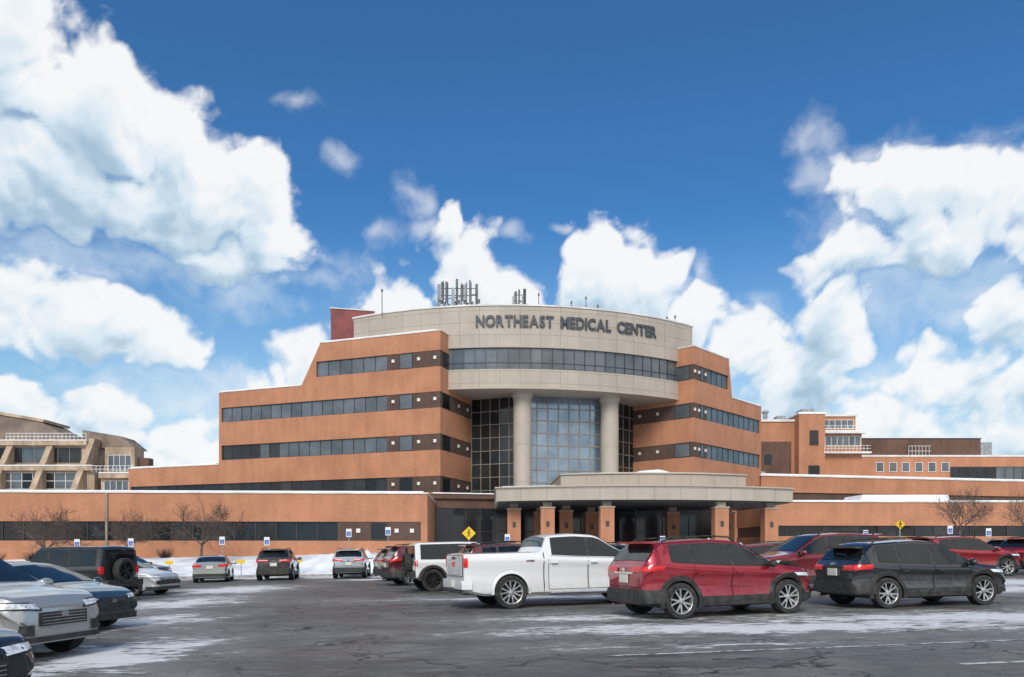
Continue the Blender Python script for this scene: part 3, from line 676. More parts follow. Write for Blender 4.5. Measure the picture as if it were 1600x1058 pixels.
def spec(kind):
    if kind=='suv':
        wb,fo,ro,W,H,R,hz=2.69,.78,.82,1.84,1.67,.375,1.06; xr=-wb/2-ro;xf=wb/2+fo
        top=[(xr,1.06),(xr+.04,1.14),(xr+.09,1.20),(xr+.34,H-.14),(xr+.46,H-.055),(-.5,H),(.10,H-.035),(.28,H-.09),(.98,hz+.09),(1.1,hz+.05),(xf-.4,hz-.03),(xf-.12,hz-.11),(xf,hz-.26)]
        belt=[(xr,1.06),(xr+.3,hz+.15),(-wb/2,hz+.08),(0,hz),(1.0,hz-.03),(xf-.3,hz-.11),(xf,hz-.34)]
        return dict(wb=wb,xr=xr,xf=xf,W=W,H=H,R=R,top=top,belt=belt,tumble=.34,d=.03,zl=.22,clad=1,ws=(.25,.97),rw=(xr+.105,xr+.35),
          wins=[(-.02,.94),(-.98,-.10),(-1.52,-1.07)],doors=[(-.07,.93),(-1.02,-.11)],hl=(.52,.42,.80,.88),tl=(.42,.30,.98,1.10),rails=1,belts=hz,arch=.095,archo=.03)
    if kind=='wagon':
        s=spec('suv'); wb,W,H,R,hz=2.58,1.78,1.58,.355,.98; xr=-wb/2-.80;xf=wb/2+.78
        s.update(wb=wb,xr=xr,xf=xf,W=W,H=H,R=R,top=[(xr,1.0),(xr+.05,1.06),(xr+.12,1.11),(xr+.46,H-.13),(xr+.60,H-.055),(-.4,H),(.12,H-.03),(.28,H-.07),(1.02,hz+.08),(1.14,hz+.04),(xf-.4,hz-.03),(xf-.12,hz-.11),(xf,hz-.25)],
          belt=[(xr,1.0),(xr+.3,hz+.10),(-wb/2,hz+.06),(0,hz),(1.0,hz-.03),(xf-.3,hz-.11),(xf,hz-.34)],ws=(.26,1.0),rw=(xr+.14,xr+.47),wins=[(0,.97),(-.92,-.08),(-1.46,-1.01)],doors=[(-.05,.93),(-.98,-.09)],belts=hz,hl=(.48,.4,.74,.83),tl=(.40,.38,.88,1.02)); return s
    if kind=='sedan':
        wb,fo,ro,W,H,R,hz=2.72,.88,.98,1.80,1.44,.335,.93; xr=-wb/2-ro;xf=wb/2+fo
        top=[(xr,.93),(xr+.04,1.03),(xr+.12,1.06),(xr+.55,1.07),(xr+1.25,H-.11),(xr+1.42,H-.05),(-.25,H),(.2,H-.03),(.4,H-.08),(1.22,hz+.06),(1.35,hz+.02),(xf-.4,hz-.06),(xf-.12,hz-.14),(xf,hz-.26)]
        belt=[(xr,.92),(-wb/2,hz+.05),(0,hz),(1.2,hz-.03),(xf-.3,hz-.14),(xf,hz-.36)]
        return dict(wb=wb,xr=xr,xf=xf,W=W,H=H,R=R,top=top,belt=belt,tumble=.40,d=.045,zl=.17,clad=0,ws=(.38,1.2),rw=(xr+.58,xr+1.27),
          wins=[(.08,1.14),(-.92,0),(-1.3,-.98)],doors=[(.02,1.08),(-.98,-.02)],hl=(.6,.42,.66,.74),tl=(.35,.42,.82,.96),rails=0,belts=hz,arch=.03,archo=.008)
    if kind=='pickup':
        wb,fo,ro,W,H,R=3.7,.97,1.2,2.02,1.9,.42; xr=-wb/2-ro;xf=wb/2+fo
        top=[(xr,1.38),(xr+.02,1.42),(-1.06,1.43),(-1.0,1.45),(-.9,1.80),(-.72,1.87),(-.1,H),(.45,1.87),(.62,1.82),(1.32,1.37),(1.45,1.32),(xf-.25,1.25),(xf-.06,1.16),(xf,.98)]
        belt=[(xr,1.33),(-.95,1.32),(0,1.27),(1.4,1.22),(xf,1.0)]
        return dict(wb=wb,xr=xr,xf=xf,W=W,H=H,R=R,top=top,belt=belt,tumble=.28,d=.018,zl=.34,clad=0,ws=(.62,1.30),rw=(-1.0,-.88),
          wins=[(.30,1.25),(-.72,.22)],doors=[(.26,1.3),(-.84,.22)],hl=(.3,.6,.95,1.15),tl=(.08,.90,1.06,1.32),rails=0,belts=1.27,arch=.06,archo=.012)
    if kind=='jeep':
        wb,fo,ro,W,H,R=2.9,.62,.62,1.72,1.83,.41; xr=-wb/2-ro;xf=wb/2+fo
        top=[(xr,1.70),(xr+.04,H-.06),(xr+.15,H-.02),(-.4,H),(.3,H-.02),(.42,H-.06),(.74,1.24),(.80,1.20),(xf-.15,1.14),(xf-.02,1.08),(xf,.98)]
        belt=[(xr,1.16),(.7,1.14),(xf,1.0)]
        return dict(wb=wb,xr=xr,xf=xf,W=W,H=H,R=R,top=top,belt=belt,tumble=.12,d=.012,zl=.38,clad=0,ws=(.43,.74),rw=None,
          wins=[(-.02,.58),(-.80,-.10),(-1.85,-.9)],doors=[(-.06,.66),(-.84,-.1)],hl=(.0,.5,.86,1.02),tl=(.06,.70,.92,1.16),rails=0,belts=1.14,arch=.10,archo=.14)
class Car:
    def __init__(s,kind,color,paintname,x,y,head,label,**kw):
        s.s=spec(kind); s.s.update(kw.get('mod',{})); S=s.s; s.kind=kind
        s.root=thing("parked_car" if kind!='pickup' else "pickup_truck",(x,y,gz(x)),label,{'pickup':'pickup truck','suv':'car','sedan':'car','wagon':'car','jeep':'off-road car'}[kind],"vehicles parked in the hospital car park",absolute=False)
        M=Matrix.Rotation(-math.atan(SLOPE),3,'Y')@Matrix.Rotation(R2(head),3,'Z'); s.root.rotation_euler=M.to_euler()
        sc=kw.get('scale',1); s.root.scale=(sc,sc,sc*kw.get('zs',1))
        s.pt=paint(paintname,color,kw.get('metal',.35),kw.get('dirt',.5)); s.kw=kw
        s.build()
    def plan(s,x):
        S=s.s; h=S['W']/2; e=S['xf']-x; r=x-S['xr']
        if s.kind=='jeep': return h*(1-.10*max(0,min(1,(x-.7)/1.2)))-(.03 if e<.03 or r<.03 else 0)
        pk=s.kind=='pickup'
        p=[(0,.92),(.05,.95),(.18,.985),(.5,.99),(.9,1)] if pk else [(0,.74),(.05,.82),(.14,.89),(.3,.945),(.55,.985),(.9,1)]
        p2=[(0,.95),(.05,.97),(.18,.99),(.5,.995),(.9,1)] if pk else [(0,.84),(.05,.905),(.14,.945),(.35,.98),(.9,1)]
        return h*min(interp(p,e),interp(p2,r))
    def top(s,x): return sm(s.s['top'],x,s.s['d'])
    def sec(s,x):
        S=s.s; zt=s.top(x); zb=min(sm(S['belt'],x,.05),zt-.05); w=s.plan(x); hc=zt-zb
        zl=S['zl']+.10*max(0,1-(x-S['xr'])/.5)+.06*max(0,1-(S['xf']-x)/.4)
        wt=w-.045-S['tumble']*hc
        cr=.03 if hc<.3 else .045
        zc=zl+(.20 if S['clad'] else .12); cv=.07 if S['clad'] else .04
        return [(0,zt),(wt*.5,zt-cr*.2),(wt*.82,zt-cr*.6),(wt*.94,zt-cr*.85),(wt,zt-cr-.06*(hc-.05)),(w-.035,zb),(w-.004,zb-.05),(w+.006,zb-.13),(w-cv*.75,zb-.13-(zb-zc)*.18),(w-cv,zb-.13-(zb-zc)*.48),(w-.004,zc),(w-.012,zl+.06),(w-.09,zl),(0,zl)]
    def yp(s,x,z):
        q=s.sec(x)[4:12]
        if z>=q[0][1]: return q[0][0]
        for (a,b),(c,d) in zip(q,q[1:]):
            if z>=d: return a+(c-a)*(b-z)/(b-d) if b>d else c
        return q[-1][0]
    def endx(s,sg,z):
        S=s.s; x=S['xf'] if sg>0 else S['xr']; k=0
        while s.top(x)<z+.02 and k<80: x-=sg*.01; k+=1
        return x
    def side_patch(s,mb,xa,xb,z0f,z1f,off,side,mat=0,nx=12,nz=5,archclip=0):
        rows=[]
        for i in range(nx+1):
            x=xa+(xb-xa)*i/nx; z0=z0f(x);z1=max(z1f(x),z0+.004); row=[]
            for j in range(nz+1):
                z=z0+(z1-z0)*j/nz; xx=x
                if archclip:
                    for ax in(-s.s['wb']/2,s.s['wb']/2):
                        rr=s.s['R']+.05+archclip; dz=z-s.s['R']
                        if abs(dz)<rr:
                            dx=math.sqrt(rr*rr-dz*dz)
                            if abs(xx-ax)<dx: xx=ax+(dx if x>ax-.05 and ax<0 or (ax>0 and x>ax) else -dx)
                row.append((xx,side*(s.yp(xx,z)+off),z))
            rows.append(row)
        mb.grid(rows,mat)
    def wrap(s,mb,sg,side,a,yin,z0s,z1s,z0i,z1i,off,mat=0,ns=7,nf=6,nz=3):
        cols=[]
        for k in range(ns+nf+1):
            f=k/(ns+nf); za=z0s+(z0i-z0s)*f; zb=z1s+(z1i-z1s)*f; col=[]
            for j in range(nz+1):
                z=za+(zb-za)*j/nz; xe=s.endx(sg,z)
                if k<ns:
                    x=xe-sg*a*(1-k/ns); y=s.yp(x,z); ox,oy=(0,off) if k<ns-1 else (off*.7,off)
                else:
                    x=xe; ye=s.yp(xe,z); g=(k-ns)/nf; y=ye+(yin-ye)*g; ox,oy=(off,off*.7 if k==ns else 0)
                col.append((x+sg*ox,side*(y+oy),z))
            cols.append(col)
        mb.grid(cols,mat)
    def build(s):
        S=s.s; root=s.root; kw=s.kw; xr,xf,wb,R=S['xr'],S['xf'],S['wb'],S['R']
        N=76; xs=[xr+(xf-xr)*(.5-.5*math.cos(math.pi*k/N))*.4+ (xf-xr)*(k/N)*.6 for k in range(N+1)]
        def MK(mb,name,mat,par=None,**k): return mb.obj(name,mat,par or root,recenter=False,**k)
        mb=MB(); rows=[]
        for x in xs:
            q=s.sec(x); rows.append([(x,y,z) for y,z in q]+[(x,-y,z) for y,z in reversed(q[1:-1])])
        mb.grid(rows,0,True); mb.face(rows[0],0); mb.face(rows[-1][::-1],0)
        nr=len(rows[0])
        if S['clad']:
            for a in range(N):
                for b in range(nr):
                    if b in(10,11,12,nr-13,nr-12,nr-11): mb.m[a*nr+b]=1
        body=MK(mb,"body",[s.pt,PLASTIC],weld=True)
        cut=MB(); Ra=R+.045
        for ax in(-wb/2,wb/2):
            for sd_ in(-1,1):
                y0=sd_*(S['W']/2-.34);y1=sd_*(S['W']/2+.3)
                cut.lathe([(.001,y0),(Ra,y0),(Ra,y1),(.001,y1)],'Y',36,1,(ax,0,R+.01))
        c=MK(cut,"cut",[s.pt,PLASTIC],weld=True)
        md=body.modifiers.new("b",'BOOLEAN'); md.object=c; md.operation='DIFFERENCE'; md.solver='EXACT'
        bpy.context.view_layer.update()
        dg=bpy.context.evaluated_depsgraph_get(); me=bpy.data.meshes.new_from_object(body.evaluated_get(dg))
        body.modifiers.clear(); body.data=me; me.name="body"; bpy.data.objects.remove(c)
        me.shade_smooth(); me.set_sharp_from_angle(angle=R2(34))
        bel=lambda x:min(sm(S['belt'],x,.05),s.top(x)-.05)
        rt=lambda x:s.sec(x)[4][1]
        for sd_ in(-1,1):
            m=MB(); xa=min(a for a,b in S['wins'])-.035; xb=max(b for a,b in S['wins'])+.04
            s.side_patch(m,xa,xb,lambda x:bel(x)+.012,lambda x:rt(x)-.012,.004,sd_,nx=30)
            MK(m,"window_trim",PLASTIC,smooth=40)
            for a,b in S['wins']:
                m=MB(); s.side_patch(m,a,b,lambda x:bel(x)+.03,lambda x:rt(x)-.035,.009,sd_,nx=12)
                MK(m,"side_window",CARGLASS,smooth=40)
            zd0=S['zl']+(.23 if S['clad'] else .13)
            for a,b in S['doors']:
                m=MB(); s.side_patch(m,a-.014,b+.014,lambda x:zd0-.012,lambda x:bel(x)-.004,.003,sd_,nx=16,nz=8,archclip=S['arch']-.02)
                MK(m,"door_seam",SEAM,smooth=40)
                m=MB(); s.side_patch(m,a,b,lambda x:zd0,lambda x:bel(x)-.006,.009,sd_,nx=16,nz=14,archclip=S['arch']-.005)
                d=MK(m,"door",s.pt,smooth=40)
                hx=a+.14; hz_=S['belts']-.13; m=MB(); m.box((hx,sd_*(s.yp(hx,hz_)+.03),hz_),(.18,.04,.035))
                MK(m,"door_handle",s.pt if not kw.get('blackhandle') else PLASTIC,d,bevel=.01)
            if S['clad']:
                m=MB(); s.side_patch(m,-wb/2+R+.08,wb/2-R-.08,lambda x:S['zl']+.04,lambda x:S['zl']+.235,.02,sd_,nx=6,nz=2); MK(m,"rocker_panel",PLASTIC)
            for ax in(-wb/2,wb/2):
                m=MB(); rows=[]; lo=math.asin(max(-.9,(S['zl']-R+.02)/Ra))
                for k in range(25):
                    a=lo+(math.pi-2*lo)*k/24; row=[]
                    for r_,o_ in((Ra-.012,-.10),(Ra-.012,S['archo']),(Ra+S['arch']*.8,S['archo']),(Ra+S['arch'],.001)):
                        X=ax+math.cos(a)*r_; Z=R+.01+math.sin(a)*r_; Xc=max(xr+.03,min(xf-.03,X))
                        row.append((X,sd_*(s.yp(Xc,Z)+o_),Z))
                    rows.append(row)
                m.grid(rows); MK(m,"wheel_arch",PLASTIC if (S['clad'] or s.kind=='jeep') else s.pt,smooth=50)
            mx=max(b for a,b in S['wins'])-.1; mz=bel(mx)+.07; m=MB(); yy=s.yp(mx,mz)
            big=1.45 if s.kind in('pickup','jeep') else 1.1
            prof=[]
            for u in range(9):
                th=math.pi*u/8; rr=math.sin(th)**.6; prof.append([(mx+.07*big*rr*math.cos(2*math.pi*k/12),sd_*(yy+.17-.12*math.cos(th)),mz+.075*big*rr*math.sin(2*math.pi*k/12)) for k in range(12)])
            m.grid(prof,0,True); m.box((mx,sd_*(yy+.03),mz-.03),(.08,.12,.04))
            MK(m,"mirror",kw.get('mirror') or s.pt,smooth=50)
            a,yi,z0,z1=S['hl']
            if s.kind=='jeep':
                m=MB(); m.lathe([(.001,xf+.03),(.07,xf+.03),(.095,xf+.0)],'Y',20); m.v=[(y,sd_*.5+x,1.0+z) for x,y,z in m.v]; MK(m,"headlight",HEADL,smooth=50)
            else:
                m=MB(); s.wrap(m,1,sd_,a,yi,z1-.05,z1+.02,z0-.02,z1-.02,.014); MK(m,"headlight",HEADL,smooth=50)
                m=MB(); s.wrap(m,1,sd_,a+.04,yi-.04,z1-.07,z1+.035,z0-.05,z1,.008); MK(m,"headlight_housing",PLASTIC,smooth=50)
                if s.kind!='pickup':
                    m=MB(); s.wrap(m,1,sd_,.05,.52,.42,.56,.40,.56,.022,ns=3); MK(m,"fog_lamp_surround",PLASTIC,smooth=50)
                    m=MB(); m.lathe([(.001,.03),(.045,.03),(.05,0)],'Y',14); m.v=[(xf-.02+y,sd_*.60+x,.48+z) for x,y,z in m.v]; MK(m,"fog_lamp",HEADL,smooth=50)
            a,yi,z0,z1=S['tl']
            m=MB(); s.wrap(m,-1,sd_,a,yi,z0+.03 if S['clad'] else z0,z1,z0,z1-.02,.016); MK(m,"tail_light",REDL,smooth=50)
            for ax in(-wb/2,wb/2): s.wheel(ax,sd_)
            if S['rails']:
                m=MB(); pr=None
                for k in range(13):
                    x=xr+.52+(.15-xr-.52)*k/12; q=s.sec(x)[3]; p=(x,sd_*(q[0]-.02),s.top(x)+.005+(.04 if 0<k<12 else -.03))
                    if pr: m.tube(pr,p,.018,n=6)
                    pr=p
                MK(m,"roof_rail",PLASTIC if kw.get('blackrail',1) else CHROME,smooth=60)
        def tp(a,b,sg,name):
            m=MB(); rows=[]
            for i in range(9):
                x=a+(b-a)*i/8; q=s.sec(x); row=[]
                for j in range(13):
                    u=-1+j/6; yy=abs(u)*q[4][0]*.93; z=interp([(y_,z_) for y_,z_ in q[:5]],yy)
                    row.append((x+sg*.008,math.copysign(yy,u) if u else 0,z+.008))
                rows.append(row)
            m.grid(rows); MK(m,name,CARGLASS,smooth=40)
        tp(S['ws'][0]+.02,S['ws'][1]-.02,1,"windshield")
        if S['rw']: tp(S['rw'][0],S['rw'][1],-1,"rear_window")
        def both(sg,a,z0,z1,off,mat,name,yin=0,z0i=None,z1i=None):
            m=MB()
            for q in(-1,1): s.wrap(m,sg,q,a,yin,z0,z1,z0 if z0i is None else z0i,z1 if z1i is None else z1i,off)
            return MK(m,name,mat,smooth=50)
        hz=S['belts']; k=s.kind
        def bx(c,d,mat,name,bev=.01,M=None):
            m=MB(); m.box(c,d,M=M); return MK(m,name,mat,bevel=bev)
        if k in('suv','wagon'):
            both(-1,.50,S['zl']+.12,.62,.03,PLASTIC,"rear_bumper"); both(1,.5,S['zl']+.08,.38,.02,PLASTIC,"front_bumper")
            m=MB(); m.box((xf+.008,0,.63),(.03,.86,.20)); MK(m,"grille",PLASTIC,bevel=.01)
            m=MB()
            for q in range(4): m.box((xf+.026,0,.56+q*.045),(.012,.80,.012))
            MK(m,"grille_bars",CHROME if kw.get('cg') else RIMD)
            bx((xf+.032,0,.70),(.02,.13,.085),CHROME,"emblem",.02)
            if kw.get('fp'): bx((xf+.02,0,.50),(.02,.32,.14),PLATE,"licence_plate")
            bx((xr-.03,0,.84),(.03,.34,.17),PLATE,"licence_plate"); bx((xr-.01,0,.96),(.05,.8,.035),CHROME if k=='suv' else s.pt,"tailgate_trim")
            q=s.top(xr+.42); bx((xr+.33,0,q-.005),(.36,1.12,.045),s.pt,"spoiler",.015,Matrix.Rotation(R2(4),3,'Y'))
            both(-1,.0,.66,.672,.012,SEAM,"tailgate_seam")
            bx((xr-.01,.0,1.03),(.05,.12,.06),CHROME,"emblem",.015)
            m=MB(); m.tube((xr+.17,.1,1.27),(xr+.14,-.28,1.245),.012,n=5); MK(m,"rear_wiper",PLASTIC)
            m=MB(); m.tube((xr-.0,.55,.26),(xr+.2,.55,.28),.035,n=10); MK(m,"exhaust_pipe",CHROME,smooth=40)
        elif k=='sedan':
            both(-1,.4,.30,.46,.02,PLASTIC,"rear_bumper"); both(1,.4,.22,.34,.015,PLASTIC,"front_bumper")
            m=MB(); m.box((xf+.008,0,.50),(.03,1.0,.18)); MK(m,"grille",PLASTIC,bevel=.02)
            bx((xf+.028,0,.60),(.02,.12,.07),CHROME,"emblem",.02)
            bx((xr-.02,0,.80),(.03,.32,.16),PLATE,"licence_plate"); both(-1,.0,.965,.977,.006,SEAM,"trunk_seam")
        elif k=='pickup':
            both(-1,.16,.52,.74,.09,s.pt,"rear_bumper"); both(1,.25,.5,.72,.06,CHROME,"front_bumper")
            m=MB(); m.box((xr-.10,0,.47),(.10,1.5,.10)); MK(m,"bumper_valance",PLASTIC,bevel=.02)
            bx((xr-.11,0,.64),(.03,.34,.17),PLATE,"licence_plate")
            m=MB(); m.box((xr-.012,0,1.10),(.04,1.53,.51)); MK(m,"tailgate",s.pt,bevel=.02)
            m=MB(); m.box((xr-.004,0,1.10),(.03,1.55,.53)); MK(m,"tailgate_seam",SEAM)
            bx((xr-.035,0,1.29),(.02,.34,.05),PLASTIC,"tailgate_handle")
            me=letter_mesh("GMC",.17,.006,.0); me.materials.clear(); me.materials.append(REDL)
            o=bpy.data.objects.new("emblem_letters",me); COL.objects.link(o); o.parent=root; o.location=(xr-.042,.20,1.08); o.rotation_euler=(R2(90),0,R2(-90))
            for q in(-1,1):
                m=MB(); s.side_patch(m,-.99,-.965,lambda x:.42,lambda x:1.40,.006,q,nx=1,nz=8); MK(m,"bed_seam",SEAM)
                m=MB(); m.tube((-.8,q*.98,.36),(1.25,q*.98,.36),.045); MK(m,"side_step",CHROME,smooth=50)
                m=MB(); s.side_patch(m,-.78,1.28,lambda x:bel(x)+.006,lambda x:bel(x)+.026,.012,q,nx=8,nz=1); MK(m,"chrome_strip",CHROME)
                bx((wb/2-R-.24,q*(s.yp(1.2,1.05)+.012),1.08),(.14,.02,.05),CHROME,"badge")
                bx((-1.35,q*(s.yp(-1.35,1.25)+.008),1.2),(.22,.012,.045),CHROME,"badge")
        elif k=='jeep':
            bx((xr-.12,0,.62),(.22,1.55,.2),PLASTIC,"rear_bumper",.03); bx((xf+.12,0,.62),(.24,1.55,.2),PLASTIC,"front_bumper",.03)
            bx((xf+.01,0,.98),(.04,1.1,.26),PLASTIC,"grille")
            bx((xr-.012,0,1.47),(.03,1.2,.42),CARGLASS,"rear_window"); bx((xr-.03,-.55,.86),(.03,.3,.16),PLATE,"licence_plate")
            s.wheel(xr-.17,0,spare=True)
    def wheel(s,ax,sd_,spare=False):
        S=s.s; R=S['R']; rr=R*.72; kw=s.kw
        m=MB(); m.lathe([(rr*.98,-.10),(rr+.03,-.112),(R*.94,-.118),(R*.985,-.10),(R,-.07),(R,.07),(R*.985,.10),(R*.94,.118),(rr+.03,.112),(rr*.98,.10)],'Y',36)
        t=m.obj("wheel" if not spare else "spare_wheel",RUBBER,s.root,recenter=False,smooth=40)
        r=MB(); r.lathe([(rr*.985,.108),(rr*.93,.10),(rr*.90,.0)],'Y',32,0); r.lathe([(rr*.91,.0),(.001,.0)],'Y',32,1); r.lathe([(rr*.985,-.10),(rr*.95,-.06),(.001,-.06)],'Y',24,1)
        n=kw.get('spokes',5)
        for k in range(n):
            a0=2*math.pi*k/n
            for da in((-.13,.13) if n<=6 else (0,)):
                wd=.018; p=[]
                for rad,yy in((.05,.082),(rr*.94,.098)):
                    ang=a0+da*(.6 if rad<.1 else 1.9); c_,s_=math.cos(ang),math.sin(ang)
                    w_=wd*(1.1 if rad<.1 else 1)
                    p+= [(rad*c_-s_*w_,yy,rad*s_+c_*w_),(rad*c_+s_*w_,yy,rad*s_-c_*w_)]
                q=[(x,y-.04,z) for x,y,z in p]
                r.face([p[0],p[1],p[3],p[2]],0); r.face([p[0],p[2],q[2],q[0]],2); r.face([p[1],q[1],q[3],p[3]],2)
        r.lathe([(.06,.05),(.055,.095),(.03,.10),(.001,.10)],'Y',16,0)
        r.obj("rim",[kw.get('rim',RIMS),RIMD,RIMD],t,recenter=False,smooth=40)
        if spare:
            t.location=(ax,0,1.0); t.rotation_euler=(0,0,R2(90))
        else:
            t.location=(ax,sd_*(S['W']/2-.11+(.09 if s.kind=='jeep' else 0)),R-.004); t.rotation_euler=(0,random.uniform(0,1),0) if sd_>0 else (0,random.uniform(0,1),R2(180))
Car('suv',(.34,.006,.022),"red_paint",4.45,17.1,20,"red compact suv with black cladding and dirty two-tone wheels",metal=.45,dirt=.35,mirror=PLASTIC)
Car('pickup',(.78,.78,.78),"white_paint_truck",1.45,20.75,18,"white crew-cab pickup truck with chrome trim",metal=0,dirt=.35,spokes=6)
Car('wagon',(.020,.023,.028),"black_paint",9.7,18.7,12,"dirty black crossover with roof rails and silver wheels",metal=.3,dirt=.35)
Car('suv',(.22,.010,.020),"maroon_paint",9.9,25.4,190,"dark red suv parked behind the black crossover",metal=.5,dirt=.3,scale=1.10,zs=1.02)
Car('suv',(.13,.015,.02),"wine_paint",.3,26.6,18,"maroon suv parked behind the white pickup",metal=.4,scale=1.03)
Car('jeep',(.78,.78,.77),"white_paint_jeep",-1.75,29.2,18,"white boxy four-door off-road car with spare wheel on the rear",metal=0,dirt=.3,mirror=PLASTIC,rim=RIMD,blackhandle=1)
Car('suv',(.11,.012,.018),"dark_wine_paint",-3.4,34.4,24,"dark red three-row suv parked beyond the off-road car",metal=.4,scale=1.06)
Car('suv',(.05,.055,.06),"graphite_paint",-4.8,39.5,24,"grey suv mostly hidden behind the dark red suv")
Car('suv',(.50,.52,.54),"silver_paint",-9.3,44.8,96,"silver suv parked near the snow bank",metal=.5,dirt=.3)
Car('suv',(.07,.055,.052),"brown_grey_paint",-13.2,43.5,100,"dark brown suv seen from behind by the kerb",metal=.5,scale=1.04)
Car('sedan',(.48,.49,.47),"pale_silver_paint",-16.4,42.3,106,"pale silver sedan with dark rear window near the snow",metal=.5)
Car('jeep',(.02,.021,.023),"black_paint_boxy",-14.6,25.2,166,"black boxy off-road car with spare wheel on the tailgate",metal=.1,dirt=.3,mirror=PLASTIC,rim=RIMD)
Car('sedan',(.62,.64,.66),"white_silver_paint",-15.0,29.0,-8,"silver white sedan nosing out past the black off-road car",metal=.3)
Car('suv',(.025,.027,.03),"dark_slate_paint",-17.3,33.8,-8,"black suv behind the silver white sedan",metal=.3)
Car('sedan',(.03,.048,.072),"blue_grey_paint",-10.2,15.9,-12,"dark blue grey sedan with swept headlight",metal=.4,dirt=.3,zs=.98)
Car('suv',(.46,.46,.45),"champagne_paint",-8.62,11.7,-13,"silver grey suv with black wheel arch trim",metal=.5,dirt=.35,zs=.97,cg=1)
Car('suv',(.02,.021,.024),"gloss_black_paint",-6.4,6.55,-14,"black suv nose with clear headlight and grille",metal=.2,dirt=.15,zs=.86,cg=1,fp=1)
Car('suv',(.34,.012,.02),"bright_red_paint",19.6,33.5,8,"red suv parked in the rear row",metal=.4,dirt=.25,scale=1.06)
Car('suv',(.28,.010,.018),"crimson_paint",24.6,35,10,"red suv at the end of the rear row",metal=.4)
Car('sedan',(.16,.012,.018),"deep_red_paint",7.4,30.5,10,"dark red hatchback behind the red suv",metal=.4,zs=1.1)
Car('suv',(.03,.03,.034),"charcoal_paint",4.6,31.4,14,"black suv partly hidden behind the pickup")
Car('suv',(.03,.09,.20),"blue_paint",19.9,40,10,"blue suv behind the red cars",scale=1.05)
Car('sedan',(.30,.03,.03),"faded_red_paint",12.6,38.5,12,"red sedan in the far row of the car park",zs=1.1)
Car('suv',(.45,.46,.48),"grey_silver_paint",28.8,43,10,"silver suv in the far row of the car park")
Car('suv',(.10,.10,.11),"steel_grey_paint",15.8,44,10,"grey suv in the far row of the car park")
Car('suv',(.02,.02,.024),"ink_black_paint",24.8,44.5,190,"black suv in the far row of the car park")
Car('sedan',(.60,.60,.60),"pearl_white_paint",9.0,43.5,12,"white sedan in the far row near the entrance",metal=.1,zs=1.1)
Car('suv',(.18,.19,.20),"mid_grey_paint",2.9,38,14,"grey suv parked in front of the entrance canopy")
# ------------------------------------------------------------------ signs
BLUE=pm("sign_blue",(.03,.13,.48),.4); YEL=pm("sign_yellow",(.80,.52,.02),.4); BLK=pm("sign_black",(.02,.02,.02),.5)
def gh(x,y): return gz(x)+(lawn(x,y) if y>47.4 else 0)
def symbol(m,x,y,z,s,mat):
    for k in range(14):
        a=R2(150+k*18);b=R2(150+(k+1)*18)
        m.tube((x+s*.35*math.cos(a),y,z-.15*s+s*.35*math.sin(a)),(x+s*.35*math.cos(b),y,z-.15*s+s*.35*math.sin(b)),s*.05,mat=mat,n=5)
    m.tube((x-.08*s,y,z+.45*s),(x-.02*s,y,z-.02*s),s*.06,mat=mat,n=5); m.tube((x-.02*s,y,z-.02*s),(x+.3*s,y,z-.02*s),s*.06,mat=mat,n=5)
    m.tube((x+.3*s,y,z-.02*s),(x+.42*s,y,z-.4*s),s*.06,mat=mat,n=5)
    m.lathe([(.001,-.01),(s*.1,-.01),(s*.1,.01),(.001,.01)],'Y',10,mat,(x-.1*s,y,z+.6*s))
def access_sign(x,y,h=2.3):
    g=gh(x,y); t=thing("accessible_parking_sign",(x,y,g),"blue and white accessible parking sign on thin metal post","parking sign","accessible parking signs")
    m=MB(); m.tube((x,y,g-.2),(x,y,g+h),.03); m.obj("post",GALV,t)
    m=MB(); m.box((x,y-.05,g+h-.25),(.34,.02,.52)); m.obj("sign_panel",WHITE,t)
    m=MB(); m.box((x,y-.064,g+h-.31),(.26,.008,.28)); m.obj("symbol_panel",BLUE,t)
    m=MB(); symbol(m,x,y-.074,g+h-.33,.17,0); m.obj("wheelchair_symbol",WHITE,t)
for x,y,h in((-27.5,48.6,2.45),(-24.1,48.6,2.45),(-18.4,48.8,2.5),(-15.5,48.6,2.45),(-10.4,49,2.5),(-7.9,49,2.4),(-.3,50,2.4),(20.2,50,2.1),(23,50,2.1),(28.5,50,2.2),(31,50,2.2),(9.8,50,2.1)): access_sign(x,y,h)
def diamond(x,y,h,s=.62):
    g=gh(x,y); t=thing("yellow_warning_sign",(x,y,g),"yellow diamond pedestrian warning sign on a post","warning sign","yellow warning signs")
    m=MB(); m.tube((x,y,g-.2),(x,y,g+h),.035); m.obj("post",GALV,t)
    m=MB(); rot=Matrix.Rotation(R2(45),3,'Y'); m.box((x,y-.05,g+h-.1),(s,.02,s),0,M=rot); m.obj("sign_panel",YEL,t,bevel=.008)
    m=MB(); z=g+h-.1; Y=y-.065
    m.lathe([(.001,-.005),(.05,-.005),(.05,.005),(.001,.005)],'Y',10,0,(x,Y,z+.2))
    for a,b in(((0,.14),(0,-.04)),((0,-.04),(-.1,-.22)),((0,-.04),(.1,-.22)),((0,.1),(-.12,0)),((0,.1),(.12,.0))): m.tube((x+a[0],Y,z+a[1]),(x+b[0],Y,z+b[1]),.025,n=5)
    m.obj("walking_symbol",BLK,t)
diamond(-2.75,49,2.6); diamond(25,49.5,2.4,.45)
for x in(-17,-14.6,-13.4,-21.5):
    y=48.2; g=gh(x,y); t=thing("yellow_kerb_sign",(x,y,g),"small yellow marker sign in the snow by the kerb","marker sign","yellow kerb signs")
    m=MB(); m.tube((x,y,g-.2),(x,y,g+.9),.025); m.obj("post",GALV,t)
    m=MB(); m.box((x,y-.04,g+.95),(.5,.02,.22)); m.obj("sign_panel",YEL,t)
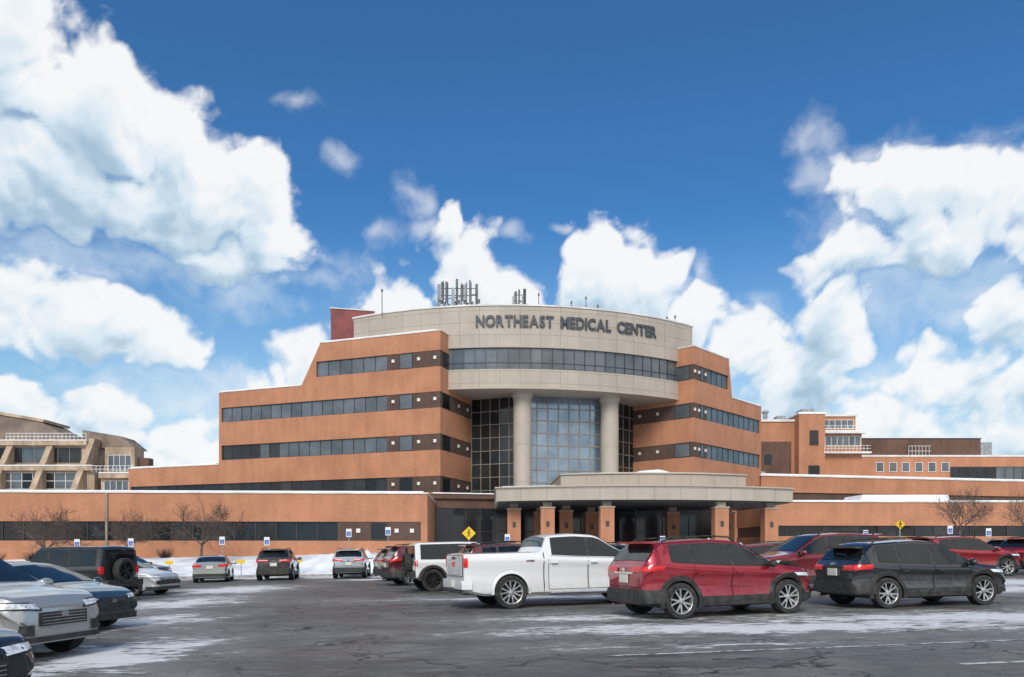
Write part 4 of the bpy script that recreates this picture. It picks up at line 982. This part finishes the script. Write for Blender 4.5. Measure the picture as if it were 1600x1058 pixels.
# ------------------------------------------------------------------ bare trees
BARK=pm("bark",(.11,.08,.065),.9,var=.3,scale=6)
def tree(x,y,h,seed,sp=1.0):
    rnd=random.Random(seed); g=gh(x,y)
    t=thing("bare_tree",(x,y,g),"small leafless winter tree in front of the brick wing","tree","bare trees by the building")
    tr=MB(); cr=MB()
    p=Vector((x,y,g-.1)); q=Vector((x+.1,y,g+h*.25)); tr.tube(p,q,.12*h/5,.09*h/5,n=8)
    def br(p,d,L,r,dep):
        segs=3; a=p
        for i in range(segs):
            d=(d+Vector((rnd.uniform(-.18,.18),rnd.uniform(-.18,.18),rnd.uniform(-.02,.16)))).normalized()
            b=a+d*L/segs; (tr if dep==0 else cr).tube(a,b,r*(1-i*.22),r*(1-(i+1)*.22),n=5 if dep<2 else 3,cap=False)
            if dep<4:
                for k in range(2 if dep<3 else 1):
                    ax=d.orthogonal().normalized(); ax.rotate(Matrix.Rotation(rnd.uniform(0,6.28),3,d))
                    nd=(d*rnd.uniform(.6,1)+ax*rnd.uniform(.5,.9)*sp).normalized()
                    br(b,nd,L*rnd.uniform(.5,.72),max(.011,r*.5),dep+1)
            a=b
    for k in range(6):
        an=k*1.05+rnd.uniform(-.3,.3); br(q,Vector((math.cos(an)*.7*sp,math.sin(an)*.7*sp,.75)).normalized(),h*.44,.055*h/5,0 if k==0 else 1)
    tr.obj("trunk",BARK,t,smooth=60); cr.obj("crown",BARK,t)
tree(-22.3,55,4.6,1,1.2); tree(-33.5,55,4.2,2,1.3); tree(-28,56,3.6,3,1.1); tree(35.5,61,4.4,4,1.2); tree(41,61,4.2,5,1.2)
SHR=pm("dry_shrub",(.07,.055,.04),.9,var=.5,scale=9)
for x,y in((-38,56.5),(-35.5,56.8),(-31,57),(-26,57.5)):
    m=MB(); g=gh(x,y); rnd=random.Random(x)
    for k in range(160):
        a=rnd.uniform(0,6.28); r=rnd.uniform(0,.8); h=rnd.uniform(.3,.75); m.tube((x+r*.4*math.cos(a),y+r*.4*math.sin(a),g),(x+r*math.cos(a),y+r*math.sin(a),g+h),.012,.004,n=3,cap=False)
    o=m.obj("dry_shrub",SHR); tag(o,"low leafless brown shrub standing in snow","shrub","shrubs by the brick wing")
for o in bpy.data.objects:
    if 'base' in o.keys(): del o['base']
